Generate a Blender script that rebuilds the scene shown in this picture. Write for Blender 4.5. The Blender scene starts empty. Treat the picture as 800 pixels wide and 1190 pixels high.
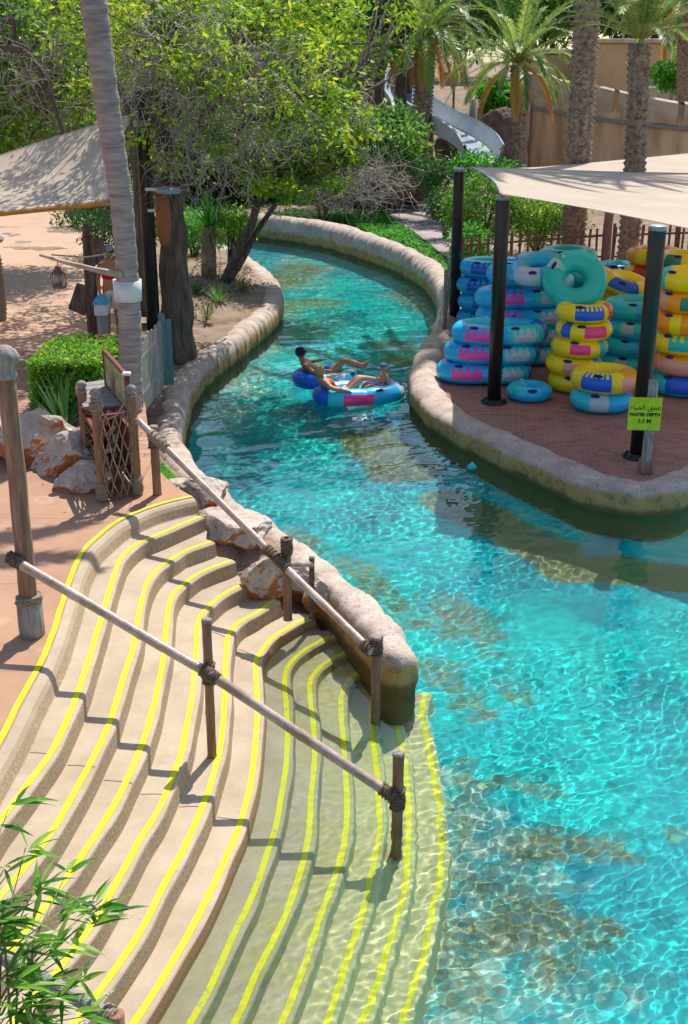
import bpy, bmesh, math, random
import numpy as np
from mathutils import Vector, Matrix, noise
from mathutils.geometry import tessellate_polygon
R = math.radians
random.seed(7); rng = np.random.default_rng(7)
S = bpy.context.scene; COL = S.collection
# ---------------------------------------------------------------- camera
CAMH, PITCH, FPX = 6.2, 20.6, 1400.0
ct, st = math.cos(R(PITCH)), math.sin(R(PITCH))
def ray(px, py):
    a, b = px-400.0, 595.0-py
    return Vector((a, FPX*ct + b*st, -FPX*st + b*ct))
def P(px, py, z=0.0):
    d = ray(px, py); t = (z-CAMH)/d.z
    return Vector((d.x*t, d.y*t, z))
def PD(px, py, Y):
    d = ray(px, py); t = Y/d.y
    return Vector((d.x*t, Y, CAMH+d.z*t))
def PR(px, py, z):                      # a point under water, seen through the surface at z=0
    d = ray(px, py).normalized(); q = P(px, py, 0)
    h = math.hypot(d.x, d.y); s = h/1.33; k = s/math.sqrt(1-s*s)*(-z)
    return Vector((q.x+d.x/h*k, q.y+d.y/h*k, z))
def PX(p):
    v = Vector(p)-Vector((0, 0, CAMH)); c = v.y*ct - v.z*st
    return 400+FPX*v.x/c, 595-FPX*(v.y*st+v.z*ct)/c
cam = bpy.data.cameras.new('camera'); co = bpy.data.objects.new('camera', cam); COL.objects.link(co)
co.location = (0, 0, CAMH); co.rotation_euler = (R(90-PITCH), 0, 0)
cam.sensor_fit = 'VERTICAL'; cam.sensor_height = 36; cam.sensor_width = 24; cam.lens = FPX/1190*36
cam.clip_end = 2000; S.camera = co
# ---------------------------------------------------------------- light
SUN_EL = 56.0; SUN_AZ = 20.0            # azimuth to the right of the view direction, beyond the scene
w = bpy.data.worlds.new("World"); S.world = w; w.use_nodes = True
sk = w.node_tree.nodes.new('ShaderNodeTexSky'); sk.sky_type = 'NISHITA'; sk.sun_disc = False
sk.sun_elevation = R(SUN_EL); sk.sun_rotation = R(SUN_AZ)
w.node_tree.links.new(sk.outputs[0], w.node_tree.nodes['Background'].inputs[0])
w.node_tree.nodes['Background'].inputs[1].default_value = 0.14
sl = bpy.data.lights.new('sun', 'SUN'); sl.energy = 4.7; sl.angle = R(.5); sl.color = (1, .95, .87)
so = bpy.data.objects.new('sun', sl); COL.objects.link(so); so.location = (10, 20, 30)
sdir = Vector((math.sin(R(SUN_AZ))*math.cos(R(SUN_EL)), math.cos(R(SUN_AZ))*math.cos(R(SUN_EL)), math.sin(R(SUN_EL))))
so.rotation_euler = sdir.to_track_quat('Z', 'Y').to_euler()
sl.cycles.is_caustics_light = True
S.view_settings.view_transform = 'Standard'; S.view_settings.look = 'None'; S.view_settings.gamma = 1
S.view_settings.exposure = 0.33
S.render.engine = 'CYCLES'
S.cycles.use_denoising = True; S.cycles.max_bounces = 8; S.cycles.transparent_max_bounces = 12
S.cycles.sample_clamp_indirect = 4; S.cycles.use_adaptive_sampling = True
# ---------------------------------------------------------------- materials
def mat(name, col, rough=.8, **k):
    """col: one colour or two colours mixed by noise; k: scale, bump, bscale, spec, metal, stretch, col3"""
    m = bpy.data.materials.new(name); m.use_nodes = True; nt = m.node_tree; L = nt.links
    b = nt.nodes['Principled BSDF']; b.inputs['Roughness'].default_value = rough
    b.inputs['Metallic'].default_value = k.get('metal', 0)
    b.inputs['Specular IOR Level'].default_value = k.get('spec', .3)
    if isinstance(col[0], (int, float)): col = (col, tuple(c*.75 for c in col))
    tc = nt.nodes.new('ShaderNodeTexCoord'); mp = nt.nodes.new('ShaderNodeMapping'); L.new(tc.outputs['Object'], mp.inputs[0])
    mp.inputs['Scale'].default_value = k.get('stretch', (1, 1, 1))
    n = nt.nodes.new('ShaderNodeTexNoise'); n.inputs['Scale'].default_value = k.get('scale', 5); n.inputs['Detail'].default_value = 8
    n.inputs['Roughness'].default_value = .65
    L.new(mp.outputs[0], n.inputs['Vector'])
    r = nt.nodes.new('ShaderNodeValToRGB'); L.new(n.outputs[0], r.inputs[0])
    r.color_ramp.elements[0].position = k.get('lo', .36); r.color_ramp.elements[1].position = k.get('hi', .64)
    r.color_ramp.elements[0].color = (*col[1], 1); r.color_ramp.elements[1].color = (*col[0], 1)
    if len(col) > 2:
        e = r.color_ramp.elements.new(.5); e.color = (*col[2], 1)
    L.new(r.outputs[0], b.inputs['Base Color'])
    if k.get('bump'):
        n2 = nt.nodes.new('ShaderNodeTexNoise'); n2.inputs['Scale'].default_value = k.get('bscale', 30); n2.inputs['Detail'].default_value = 6
        L.new(mp.outputs[0], n2.inputs['Vector'])
        bm_ = nt.nodes.new('ShaderNodeBump'); bm_.inputs['Strength'].default_value = k['bump']; bm_.inputs['Distance'].default_value = k.get('dist', .03)
        L.new(n2.outputs[0], bm_.inputs['Height']); L.new(bm_.outputs[0], b.inputs['Normal'])
    m['ramp'] = r.name
    return m
def nodes(m): return m.node_tree, m.node_tree.nodes, m.node_tree.links, m.node_tree.nodes['Principled BSDF']
def mathn(nt, op, a, b_=None, clamp=False):
    n = nt.nodes.new('ShaderNodeMath'); n.operation = op; n.use_clamp = clamp
    for i, v in enumerate((a, b_)):
        if v is None: continue
        if isinstance(v, (int, float)): n.inputs[i].default_value = v
        else: nt.links.new(v, n.inputs[i])
    return n.outputs[0]
def mixc(nt, f, a, b_, mode='MIX'):
    n = nt.nodes.new('ShaderNodeMix'); n.data_type = 'RGBA'; n.blend_type = mode
    for i, v in ((0, f), (6, a), (7, b_)):
        if isinstance(v, (int, float)): n.inputs[i].default_value = v
        elif isinstance(v, tuple): n.inputs[i].default_value = (*v, 1)
        else: nt.links.new(v, n.inputs[i])
    return n.outputs[2]
def sstep(nt, v, a, b_):
    n = nt.nodes.new('ShaderNodeMapRange'); n.interpolation_type = 'SMOOTHSTEP'; nt.links.new(v, n.inputs[0])
    n.inputs[1].default_value = a; n.inputs[2].default_value = b_; return n.outputs[0]
def noisen(nt, vec, scale, detail=5, rough=.6):
    n = nt.nodes.new('ShaderNodeTexNoise'); n.inputs['Scale'].default_value = scale; n.inputs['Detail'].default_value = detail
    n.inputs['Roughness'].default_value = rough
    nt.links.new(vec, n.inputs['Vector']); return n.outputs[0]
def leafmat(name, cols, trans=.35, rough=.5):
    """colour by the per-leaf attribute 'var'"""
    m = bpy.data.materials.new(name); m.use_nodes = True; nt = m.node_tree; b = nt.nodes['Principled BSDF']
    a = nt.nodes.new('ShaderNodeAttribute'); a.attribute_name = 'var'
    r = nt.nodes.new('ShaderNodeValToRGB'); nt.links.new(a.outputs['Fac'], r.inputs[0]); cr = r.color_ramp
    cr.elements[0].color = (*cols[0], 1); cr.elements[1].color = (*cols[-1], 1)
    for i, c in enumerate(cols[1:-1]): cr.elements.new((i+1)/(len(cols)-1)).color = (*c, 1)
    nt.links.new(r.outputs[0], b.inputs['Base Color']); b.inputs['Roughness'].default_value = rough; b.inputs['Specular IOR Level'].default_value = .35
    t = nt.nodes.new('ShaderNodeBsdfTranslucent'); nt.links.new(r.outputs[0], t.inputs[0])
    mx = nt.nodes.new('ShaderNodeMixShader'); mx.inputs[0].default_value = trans
    nt.links.new(b.outputs[0], mx.inputs[1]); nt.links.new(t.outputs[0], mx.inputs[2])
    nt.links.new(mx.outputs[0], nt.nodes['Material Output'].inputs[0]); return m
M = {}
M['wood'] = mat('weathered_wood', ((.36, .25, .17), (.17, .10, .07)), .75, stretch=(8, 8, 1), scale=3, bump=.5, bscale=12)
M['greywood'] = mat('grey_wood', ((.42, .39, .36), (.22, .18, .16)), .8, stretch=(9, 9, 1), scale=3, bump=.6, bscale=10)
M['brown'] = mat('brown_bamboo', ((.36, .18, .10), (.17, .085, .055)), .6, stretch=(7, 7, 1), scale=3, bump=.3, bscale=12)
M['rail'] = mat('bamboo_rail', ((.56, .44, .37), (.34, .22, .16)), .4, scale=5, bump=.3, bscale=18, spec=.4)
M['rope'] = mat('rope', ((.45, .36, .27), (.25, .18, .13)), .9, scale=40, bump=.8, bscale=80)
M['darkrope'] = mat('dark_lashing', ((.26, .17, .12), (.09, .055, .045)), .9, scale=30, bump=.8, bscale=60)
M['black'] = mat('black_paint', ((.022, .018, .016), (.012, .01, .01)), .35, spec=.5, scale=3)
M['bark'] = mat('tree_bark', ((.22, .165, .125), (.085, .06, .05)), .9, stretch=(5, 5, .8), scale=2.5, bump=1, bscale=5, dist=.08)
M['twig'] = mat('grey_twig', ((.52, .45, .40), (.30, .25, .22)), .85, scale=6)
M['palmbark'] = mat('date_palm_bark', ((.44, .34, .26), (.15, .10, .075)), .9, scale=7, bump=1, bscale=12, dist=.05)
M['smoothpalm'] = mat('smooth_palm_trunk', ((.46, .37, .33), (.24, .18, .18)), .85, stretch=(1.2, 1.2, 9), scale=2.2, bump=.8, bscale=3, dist=.03)
M['white'] = mat('white_plastic', (.75, .77, .78), .45)
M['steel'] = mat('grey_steel', ((.42, .43, .45), (.3, .3, .32)), .4, metal=.3)
M['yellow'] = mat('yellow_paint', ((.74, .68, .005), (.58, .53, .01)), .7, scale=9, lo=.2, hi=.5)
nt_, N_, L_, B_ = M['yellow'].node_tree, M['yellow'].node_tree.nodes, M['yellow'].node_tree.links, M['yellow'].node_tree.nodes['Principled BSDF']
_tc = N_.new('ShaderNodeTexCoord').outputs['Object']
_f = sstep(nt_, mathn(nt_, 'ADD', mathn(nt_, 'MULTIPLY', noisen(nt_, _tc, 38, 6, .75), .6), mathn(nt_, 'MULTIPLY', noisen(nt_, _tc, 3, 4), .4)), .565, .60)
L_.new(mixc(nt_, mathn(nt_, 'MULTIPLY', _f, .8), N_[M['yellow']['ramp']].outputs[0], (.42, .36, .20)), B_.inputs['Base Color'])
M['sail'] = mat('sail_cloth', ((.80, .71, .60), (.70, .60, .50)), .85, scale=1.2, bump=.2, bscale=200)
_m = M['sail']; _nt = _m.node_tree; _tc = _nt.nodes.new('ShaderNodeTexCoord').outputs['Object']; _sp = _nt.nodes.new('ShaderNodeSeparateXYZ'); _nt.links.new(_tc, _sp.inputs[0])
_fr = mathn(_nt, 'FRACT', mathn(_nt, 'DIVIDE', mathn(_nt, 'ADD', _sp.outputs[0], mathn(_nt, 'MULTIPLY', _sp.outputs[1], .3)), 1.45)); _ln = mathn(_nt, 'LESS_THAN', _fr, .022)
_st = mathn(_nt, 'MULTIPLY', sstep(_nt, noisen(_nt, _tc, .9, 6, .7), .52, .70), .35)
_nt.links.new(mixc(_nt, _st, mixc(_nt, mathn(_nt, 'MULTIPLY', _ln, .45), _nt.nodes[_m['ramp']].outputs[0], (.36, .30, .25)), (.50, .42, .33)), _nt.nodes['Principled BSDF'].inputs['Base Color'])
_t = _nt.nodes.new('ShaderNodeBsdfTranslucent'); _t.inputs[0].default_value = (.82, .70, .56, 1); _x = _nt.nodes.new('ShaderNodeMixShader'); _x.inputs[0].default_value = .48
_nt.links.new(_nt.nodes['Principled BSDF'].outputs[0], _x.inputs[1]); _nt.links.new(_t.outputs[0], _x.inputs[2]); _nt.links.new(_x.outputs[0], _nt.nodes['Material Output'].inputs[0])
M['orange'] = mat('orange_hem', (.65, .25, .05), .8)
M['redwood'] = mat('dark_red_wood', ((.24, .055, .035), (.13, .03, .025)), .55, stretch=(6, 6, 1), scale=3, bump=.2)
M['rock'] = None
M['soil'] = mat('soil', ((.34, .25, .18), (.16, .11, .08)), .95, scale=3, bump=1, bscale=25, dist=.05)
# ---------------------------------------------------------------- mesh collector
class MB:
    def __init__(s): s.v = []; s.f = []; s.m = []; s.sm = []
    def add(s, vs, fs, mi=0, smooth=False):
        o = len(s.v); s.v += [tuple(v) for v in vs]
        for f in fs: s.f.append([i+o for i in f]); s.m.append(mi); s.sm.append(smooth)
    def box(s, c, d, rot=None, mi=0, ch=0.0):
        x, y, z = d[0]/2, d[1]/2, d[2]/2; rot = rot or Matrix()
        if ch <= 0:
            vs = [Vector((a*x, b*y, e*z)) for e in (-1, 1) for b in (-1, 1) for a in (-1, 1)]
            fs = [(0, 2, 3, 1), (4, 5, 7, 6), (0, 1, 5, 4), (2, 6, 7, 3), (0, 4, 6, 2), (1, 3, 7, 5)]
        else:
            vs = []; 
            for e, q in ((-z, ch), (-z+ch, 0), (z-ch, 0), (z, ch)):
                for a, b in ((-1, -1), (1, -1), (1, 1), (-1, 1)): vs.append(Vector((a*(x-q), b*(y-q), e)))
            fs = [(3, 2, 1, 0), (12, 13, 14, 15)]
            for r in range(3):
                for i in range(4): fs.append((r*4+i, r*4+(i+1) % 4, r*4+4+(i+1) % 4, r*4+4+i))
        s.add([Vector(c)+(rot @ v) for v in vs], fs, mi)
    def beam(s, a, b, w_, h_, mi=0):
        a = Vector(a); b = Vector(b); d = b-a; q = d.to_track_quat('Z', 'Y').to_matrix().to_4x4()
        s.box((a+b)/2, (w_, h_, d.length), q, mi)
    def tube(s, pts, r, n=8, mi=0, cap=True, smooth=True):
        pts = [Vector(p) for p in pts]; k = len(pts); rs = r if isinstance(r, (list, tuple)) else [r]*k
        t0 = (pts[1]-pts[0]).normalized(); up = Vector((0, 0, 1)) if abs(t0.z) < .9 else Vector((1, 0, 0))
        u = t0.cross(up).normalized(); vs = []
        for i, p in enumerate(pts):
            t = (pts[min(i+1, k-1)]-pts[max(i-1, 0)]).normalized()
            u = (u - t*u.dot(t)); u = u.normalized() if u.length > 1e-6 else t.orthogonal().normalized(); v = t.cross(u)
            for j in range(n):
                a = 2*math.pi*j/n; vs.append(p+(u*math.cos(a)+v*math.sin(a))*rs[i])
        fs = [(i*n+j, i*n+(j+1) % n, (i+1)*n+(j+1) % n, (i+1)*n+j) for i in range(k-1) for j in range(n)]
        s.add(vs, fs, mi, smooth)
        if cap:
            o = len(s.v)-len(vs)
            s.f.append([o+j for j in range(n)][::-1]); s.m.append(mi); s.sm.append(False)
            s.f.append([o+(k-1)*n+j for j in range(n)]); s.m.append(mi); s.sm.append(False)
    def lathe(s, c, prof, n=16, mi=0, smooth=True, rot=None):
        c = Vector(c); rot = rot or Matrix(); vs = []
        for r, z in prof:
            for j in range(n): vs.append(c+rot @ Vector((r*math.cos(2*math.pi*j/n), r*math.sin(2*math.pi*j/n), z)))
        k = len(prof)
        s.add(vs, [(i*n+j, i*n+(j+1) % n, (i+1)*n+(j+1) % n, (i+1)*n+j) for i in range(k-1) for j in range(n)], mi, smooth)
        o = len(s.v)-len(vs)
        s.f.append([o+j for j in range(n)][::-1]); s.m.append(mi); s.sm.append(False)
        s.f.append([o+(k-1)*n+j for j in range(n)]); s.m.append(mi); s.sm.append(False)
    def build(s, name, mats, parent=None):
        me = bpy.data.meshes.new(name); me.from_pydata(s.v, [], s.f)
        if not isinstance(mats, (list, tuple)): mats = [mats]
        for m in mats: me.materials.append(m)
        me.polygons.foreach_set('material_index', s.m); me.polygons.foreach_set('use_smooth', s.sm); me.update()
        o = bpy.data.objects.new(name, me); COL.objects.link(o)
        if parent is not None:
            o.parent = parent; o.matrix_parent_inverse = Matrix.Translation(-Vector(parent.location)) if not parent.get('_local') else Matrix()
        return o
def tag(o, label=None, cat=None, group=None, kind=None):
    if label: o['label'] = label
    if cat: o['category'] = cat
    if group: o['group'] = group
    if kind: o['kind'] = kind
    return o
def thing(name, loc, label, cat, group=None, local=False):
    """an Empty at the thing's base; local=True: parts are given in its own coordinates"""
    o = bpy.data.objects.new(name, None); COL.objects.link(o); o.location = loc; o.empty_display_size = .2
    if local: o['_local'] = 1
    return tag(o, label, cat, group)
def copy_tree(o, parent=None):
    c = o.copy(); COL.objects.link(c); c.parent = parent
    for ch in list(o.children): copy_tree(ch, c)
    return c
def npmesh(name, V, F, m, parent=None, smooth=False, var=None):
    """fast mesh of equal-sized faces from arrays"""
    me = bpy.data.meshes.new(name); V = np.asarray(V, np.float32); F = np.asarray(F, np.int32); nf, k = F.shape
    me.vertices.add(len(V)); me.vertices.foreach_set('co', V.ravel())
    me.loops.add(nf*k); me.loops.foreach_set('vertex_index', F.ravel())
    me.polygons.add(nf); me.polygons.foreach_set('loop_start', np.arange(nf, dtype=np.int32)*k)
    me.polygons.foreach_set('loop_total', np.full(nf, k, np.int32))
    me.polygons.foreach_set('use_smooth', np.full(nf, smooth)); me.update(calc_edges=True)
    if var is not None:
        a = me.attributes.new('var', 'FLOAT', 'POINT'); a.data.foreach_set('value', np.asarray(var, np.float32))
    if m: me.materials.append(m)
    o = bpy.data.objects.new(name, me); COL.objects.link(o)
    if parent is not None:
        o.parent = parent; o.matrix_parent_inverse = Matrix.Translation(-Vector(parent.location)) if not parent.get('_local') else Matrix()
    return o
def structure(o): o['kind'] = 'structure'; return o
# 2D gradient noise, vectorised
_perm = rng.permutation(256); _perm = np.concatenate([_perm, _perm]); _g = rng.uniform(0, 2*np.pi, 256)
def pnoise(x, y):
    xi = np.floor(x).astype(int); yi = np.floor(y).astype(int); xf = x-xi; yf = y-yi
    u = xf**3*(xf*(xf*6-15)+10); v = yf**3*(yf*(yf*6-15)+10)
    def g(ix, iy, dx, dy):
        a = _g[_perm[(_perm[ix & 255]+iy) & 255]]; return np.cos(a)*dx+np.sin(a)*dy
    n00 = g(xi, yi, xf, yf); n10 = g(xi+1, yi, xf-1, yf); n01 = g(xi, yi+1, xf, yf-1); n11 = g(xi+1, yi+1, xf-1, yf-1)
    return (n00*(1-u)+n10*u)*(1-v)+(n01*(1-u)+n11*u)*v
def smooth01(x): x = np.clip(x, 0, 1); return x*x*(3-2*x)
def resample(pts, n=None, step=None):
    """smooth (Catmull-Rom) resampling of a polyline; pts may be of any dimension"""
    A = np.array([list(p) for p in pts], float)
    B = np.vstack([2*A[0]-A[1], A, 2*A[-1]-A[-2]]); out = []
    for i in range(1, len(B)-2):
        for t in np.linspace(0, 1, 12, endpoint=False):
            p0, p1, p2, p3 = B[i-1:i+3]
            out.append(.5*((2*p1)+(-p0+p2)*t+(2*p0-5*p1+4*p2-p3)*t*t+(-p0+3*p1-3*p2+p3)*t**3))
    out.append(B[-2]); O = np.array(out)
    s = np.concatenate([[0], np.cumsum(np.linalg.norm(np.diff(O[:, :2], axis=0), axis=1))])
    if n is None: n = max(2, int(s[-1]/step)+1)
    q = np.linspace(0, s[-1], n)
    return np.stack([np.interp(q, s, O[:, k]) for k in range(O.shape[1])], 1)
def inpoly(x, y, poly):
    ins = np.zeros(x.shape, bool); n = len(poly)
    for i in range(n):
        x1, y1 = poly[i][:2]; x2, y2 = poly[(i+1) % n][:2]
        if y1 == y2: continue
        c = ((y1 > y) != (y2 > y)) & (x < (x2-x1)*(y-y1)/(y2-y1)+x1); ins ^= c
    return ins
def distline(x, y, line):
    d = np.full(x.shape, 1e9)
    for i in range(len(line)-1):
        ax, ay = line[i][:2]; bx, by = line[i+1][:2]; L2 = (bx-ax)**2+(by-ay)**2+1e-12
        t = np.clip(((x-ax)*(bx-ax)+(y-ay)*(by-ay))/L2, 0, 1)
        d = np.minimum(d, np.hypot(x-ax-t*(bx-ax), y-ay-t*(by-ay)))
    return d
# ================================================================ the stairs, traced as their yellow lines
RZ = .17; DZ = 7*RZ-.07                      # riser height, deck level
LN = [
 [(223,577),(196,583),(165,593),(135,607),(111,626),(96,641.5),(84,667),(76,690.5),(67.5,718),(61,738),(47,771.5),(22.5,816),(0,861),(-28,910)],
 [(233,600),(196,616),(162,631),(142,648),(131,674),(122,704),(112.5,736),(103,768),(92,801),(79,835),(62,870),(41,900),(22.5,925),(0,955),(-20,985)],
 [(246,629),(216,640),(202.5,648),(183,662),(170,681),(161.5,713),(155,752),(146,779),(133,824),(120,857),(100,897),(78,937),(56,973),(34,1003),(0,1042),(-25,1070)],
 [(270,651),(236,664),(215.6,677),(199,695),(193.5,727),(191.5,754),(184,797),(170.6,850),(157,885),(133,935),(101,986),(75,1024),(37.5,1072),(19,1096),(-5,1125)],
 [(289,675.6),(262.5,689),(245.6,702),(231,721),(227.6,764),(224,805),(214,861),(202.5,900),(184,941),(161,979),(139,1020),(109,1072),(90,1099),(65.6,1129),(38,1162),(15,1190)],
 [(320,697),(300,711),(277.5,724),(266,739),(262,771),(261,812),(257,861),(246,908),(234,941),(214,986),(191,1027.5),(169,1072.5),(142.5,1114),(109,1161),(85,1192)],
 [(362,716),(344,724),(316,742),(304,756),(297.5,772),(299,820),(295.5,880),(286,935),(266,990),(240,1046),(214,1095),(187.5,1140),(157.5,1187),(135,1220)],
 [(400,730),(382,740),(356,754),(338,770),(331,788),(333,824),(334,870),(330,908),(320,962),(306,1006),(291,1047.5),(274,1082),(244,1147.5),(221,1189),(200,1225)],
 [(405,756),(384,766),(367,781),(360,798),(363,832),(366,872),(362,924),(358,975),(347.5,1019),(329,1070),(302.5,1122.5),(280,1173),(262,1210)],
 [(425,778),(408,787),(398,805),(396,828),(399,860),(403,924),(402,965),(390,1017),(374,1059),(355,1119),(329,1186),(315,1220)],
 [(455,790),(440,802),(432,820),(432,844),(436,876),(440,924),(441,966),(433,1008),(424,1051),(407.5,1104),(381,1186),(370,1220)],
 [(470,800),(460,820),(463,848),(470,880),(474,924),(475,968),(471,1025),(460,1072),(441,1134),(422.5,1186),(410,1222)],
 [(495,805),(490,825),(494,848),(503,895),(508,935),(512.5,968),(510.6,1021),(501,1070),(486,1130),(467.5,1186),(457,1220)]]
STEPS = []; NS = 260
for k, L_ in enumerate(LN):
    z = DZ-k*RZ
    pts = [(P(a, b, z) if z >= 0 else PR(a, b, z)) for a, b in L_]
    e = (pts[-1]-pts[-2]).normalized(); pts += [pts[-1]+e*1.2, pts[-1]+e*2.6]
    STEPS.append(resample([p[:2] for p in pts], n=NS))
def normals(L_):
    t = np.gradient(L_, axis=0); t /= np.linalg.norm(t, axis=1)[:, None]+1e-9
    return np.stack([-t[:, 1], t[:, 0]], 1)
# ================================================================ the two banks:  px, py, top height, width
LBp = [(40,272,.6,.9),(110,273,.6,.9),(170,275,.6,.8),(230,280,.6,.7),(262,287,.58,.65),(287,300,.56,.6),(308,318,.56,.58),(317,338,.56,.58),(307,358,.55,.58),(280,379,.55,.58),(250,401,.55,.58),
       (224,421,.55,.56),(208,443,.55,.55),(200,468,.55,.52),(195,495,.54,.5),(203,522,.52,.5),(224,548,.5,.5),(262,580,.48,.48),(305,607,.47,.46),(350,640,.46,.46),(385,668,.46,.46),(422,700,.46,.46),(450,730,.46,.46),(470,762,.45,.46)]
RBp = [(30,248,.85,.9),(120,247,.85,.9),(210,246,.85,.9),(264,246,.85,.9),(320,250,.85,.9),(380,258,.85,.9),(424,270,.82,.85),(464,284,.78,.8),(496,301,.72,.75),(514,318,.66,.7),(522,340,.6,.6),(521,362,.56,.6),
       (512,384,.44,.6),(500,404,.43,.62),(493,430,.42,.64),(502,455,.42,.66),(529,478,.42,.66),(579,503,.42,.66),(634,527,.42,.66),(683,548,.42,.66),(728,559,.42,.64),(765,559,.42,.64),(800,547,.42,.64),(850,528,.42,.64),(930,505,.42,.64),(1100,480,.42,.64)]
def bank(Lp, step): return resample([(*P(a, b, z)[:2], z, w_) for a, b, z, w_ in Lp], step=step)
LB = bank(LBp, .045); RB = bank(RBp, .06)
LBs, RBs = LB[::12], RB[::12]
POND = [tuple(p[:2]) for p in LBs]+[tuple(LB[-1][:2])]+[tuple(STEPS[k][0]) for k in range(6, -1, -1)]+[tuple(p) for p in STEPS[0][::8]]+[tuple(STEPS[0][-1])]
POND += [(POND[-1][0]-1, 0), (14, 0), (26, 10)]+[tuple(p[:2]) for p in RBs[::-1]]
STAIRPOLY = [tuple(STEPS[k][0]) for k in range(0, 13)]+[tuple(p) for p in STEPS[12][::10]]+[tuple(p) for p in STEPS[0][::-10]]
# ---------------------------------------------------------------- terrain: one sheet
def terrain_h(x, y):
    x = np.asarray(x, float); y = np.asarray(y, float)
    dl = distline(x, y, LBs); dr = distline(x, y, RBs)
    left = dl < dr
    hl = .42+(DZ-.02-.42)*smooth01((dl-.1)/1.5)
    hr = .29+.0*dr
    E_ = np.array([[*STEPS[k][0], DZ-(k+1)*RZ-.02] for k in range(0, 9)]); ta = np.linspace(0, 8, 33); E_ = np.stack([np.interp(ta, range(9), E_[:, c_]) for c_ in range(3)], 1)
    dmin = np.full(x.shape, 1e9); zc_ = np.zeros(x.shape)
    for ex, ey, ez in E_:
        dd = np.hypot(x-ex, y-ey); m_ = dd < dmin; dmin = np.where(m_, dd, dmin); zc_ = np.where(m_, ez, zc_)
    cap_ = zc_+np.maximum(0, dmin-.9)*1.2
    hl = np.where(left & (dmin < 2.2), np.minimum(hl, cap_), hl)
    h = np.where(left, hl, hr)
    # the planting bed inside the bend stays low
    bed = smooth01((y-19.5)/4)*smooth01((x+7.2)/1.5)*left
    h = h*(1-bed)+bed*(.5+.16*smooth01(dl/2))
    h = h+smooth01((y-58)/22)*4.5*smooth01((x+30)/10)
    nz = pnoise(x*1.1, y*1.1)*.10+pnoise(x*3.3+7, y*3.3)*.04
    soft = smooth01((np.minimum(dl, dr)-.3)/.8)*((bed > .3) | (y > 34) | (x > 20))
    h = h+nz*soft
    return np.where(inpoly(x, y, POND), -2.2, h)
ys = [1.0]
while ys[-1] < 34: ys.append(ys[-1]+.13)
while ys[-1] < 75: ys.append(ys[-1]+.3)
while ys[-1] < 600: ys.append(ys[-1]*1.12)
xs = [0.0]
while xs[-1] < 11: xs.append(xs[-1]+.13)
while xs[-1] < 30: xs.append(xs[-1]+.4)
while xs[-1] < 500: xs.append(xs[-1]*1.25)
xs = np.array([-v for v in xs[:0:-1]]+xs); ys = np.array(ys)
GX, GY = np.meshgrid(xs, ys); GZ = terrain_h(GX, GY)
nx, ny = len(xs), len(ys); idx = np.arange(nx*ny).reshape(ny, nx)
F = np.stack([idx[:-1, :-1], idx[:-1, 1:], idx[1:, 1:], idx[1:, :-1]], -1).reshape(-1, 4)
gm = mat('ground', ((.36, .26, .18), (.17, .115, .08)), .95, scale=2.5, bump=1, bscale=22, dist=.06)
nt, N, L, B = nodes(gm)                                   # leaf litter and pale sand
tc = N.new('ShaderNodeTexCoord').outputs['Object']; base = N[gm['ramp']].outputs[0]
v = N.new('ShaderNodeTexVoronoi'); v.inputs['Scale'].default_value = 16; L.new(tc, v.inputs['Vector'])
lit = mixc(nt, sstep(nt, noisen(nt, tc, .6), .42, .62), base, (.34, .25, .19))
lf = mathn(nt, 'MULTIPLY', sstep(nt, v.outputs['Distance'], .28, .12), sstep(nt, noisen(nt, tc, 4), .5, .6))
L.new(mixc(nt, lf, lit, (.30, .19, .11)), B.inputs['Base Color'])
structure(npmesh('ground', np.stack([GX, GY, GZ], -1).reshape(-1, 3), F, gm, smooth=True))
def gz(x, y): return float(terrain_h(np.array([x]), np.array([y]))[0])
# flat sheets on it
def sheet(name, poly, z, m, thick=0):
    mb = MB(); vs = [Vector((p[0], p[1], z)) for p in poly]
    tri = tessellate_polygon([vs]); mb.add(vs, [t if (vs[t[1]]-vs[t[0]]).cross(vs[t[2]]-vs[t[0]]).z > 0 else t[::-1] for t in tri])
    return structure(mb.build(name, m))
# --- deck: terracotta concrete near, pavers in the middle, tan plaza beyond
dm = mat('deck', ((.46, .27, .165), (.36, .19, .115)), .75, scale=.9, lo=.3, hi=.7, bump=.25, bscale=40, dist=.01)
nt, N, L, B = nodes(dm)
tc = N.new('ShaderNodeTexCoord').outputs['Object']; sp = N.new('ShaderNodeSeparateXYZ'); L.new(tc, sp.inputs[0])
nz = noisen(nt, tc, .7); wob = mathn(nt, 'ADD', sp.outputs[1], mathn(nt, 'MULTIPLY', nz, .5))
base = N[dm['ramp']].outputs[0]
base = mixc(nt, sstep(nt, noisen(nt, tc, 14, 6, .7), .60, .75), base, (.33, .17, .11))
br = N.new('ShaderNodeTexBrick'); L.new(tc, br.inputs['Vector']); br.inputs['Scale'].default_value = 1
br.inputs['Brick Width'].default_value = .42; br.inputs['Row Height'].default_value = .2; br.inputs['Mortar Size'].default_value = .012
br.inputs['Color1'].default_value = (.46, .25, .18, 1); br.inputs['Color2'].default_value = (.34, .18, .13, 1); br.inputs['Mortar'].default_value = (.16, .09, .07, 1)
pav = mathn(nt, 'MULTIPLY', sstep(nt, wob, 15.8, 15.9), sstep(nt, wob, 22.3, 22.2))
c = mixc(nt, pav, base, br.outputs[0])
tan = mixc(nt, noisen(nt, tc, 1.5), (.56, .36, .25), (.45, .28, .19))
c = mixc(nt, sstep(nt, wob, 22.2, 22.3), c, tan)
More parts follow.
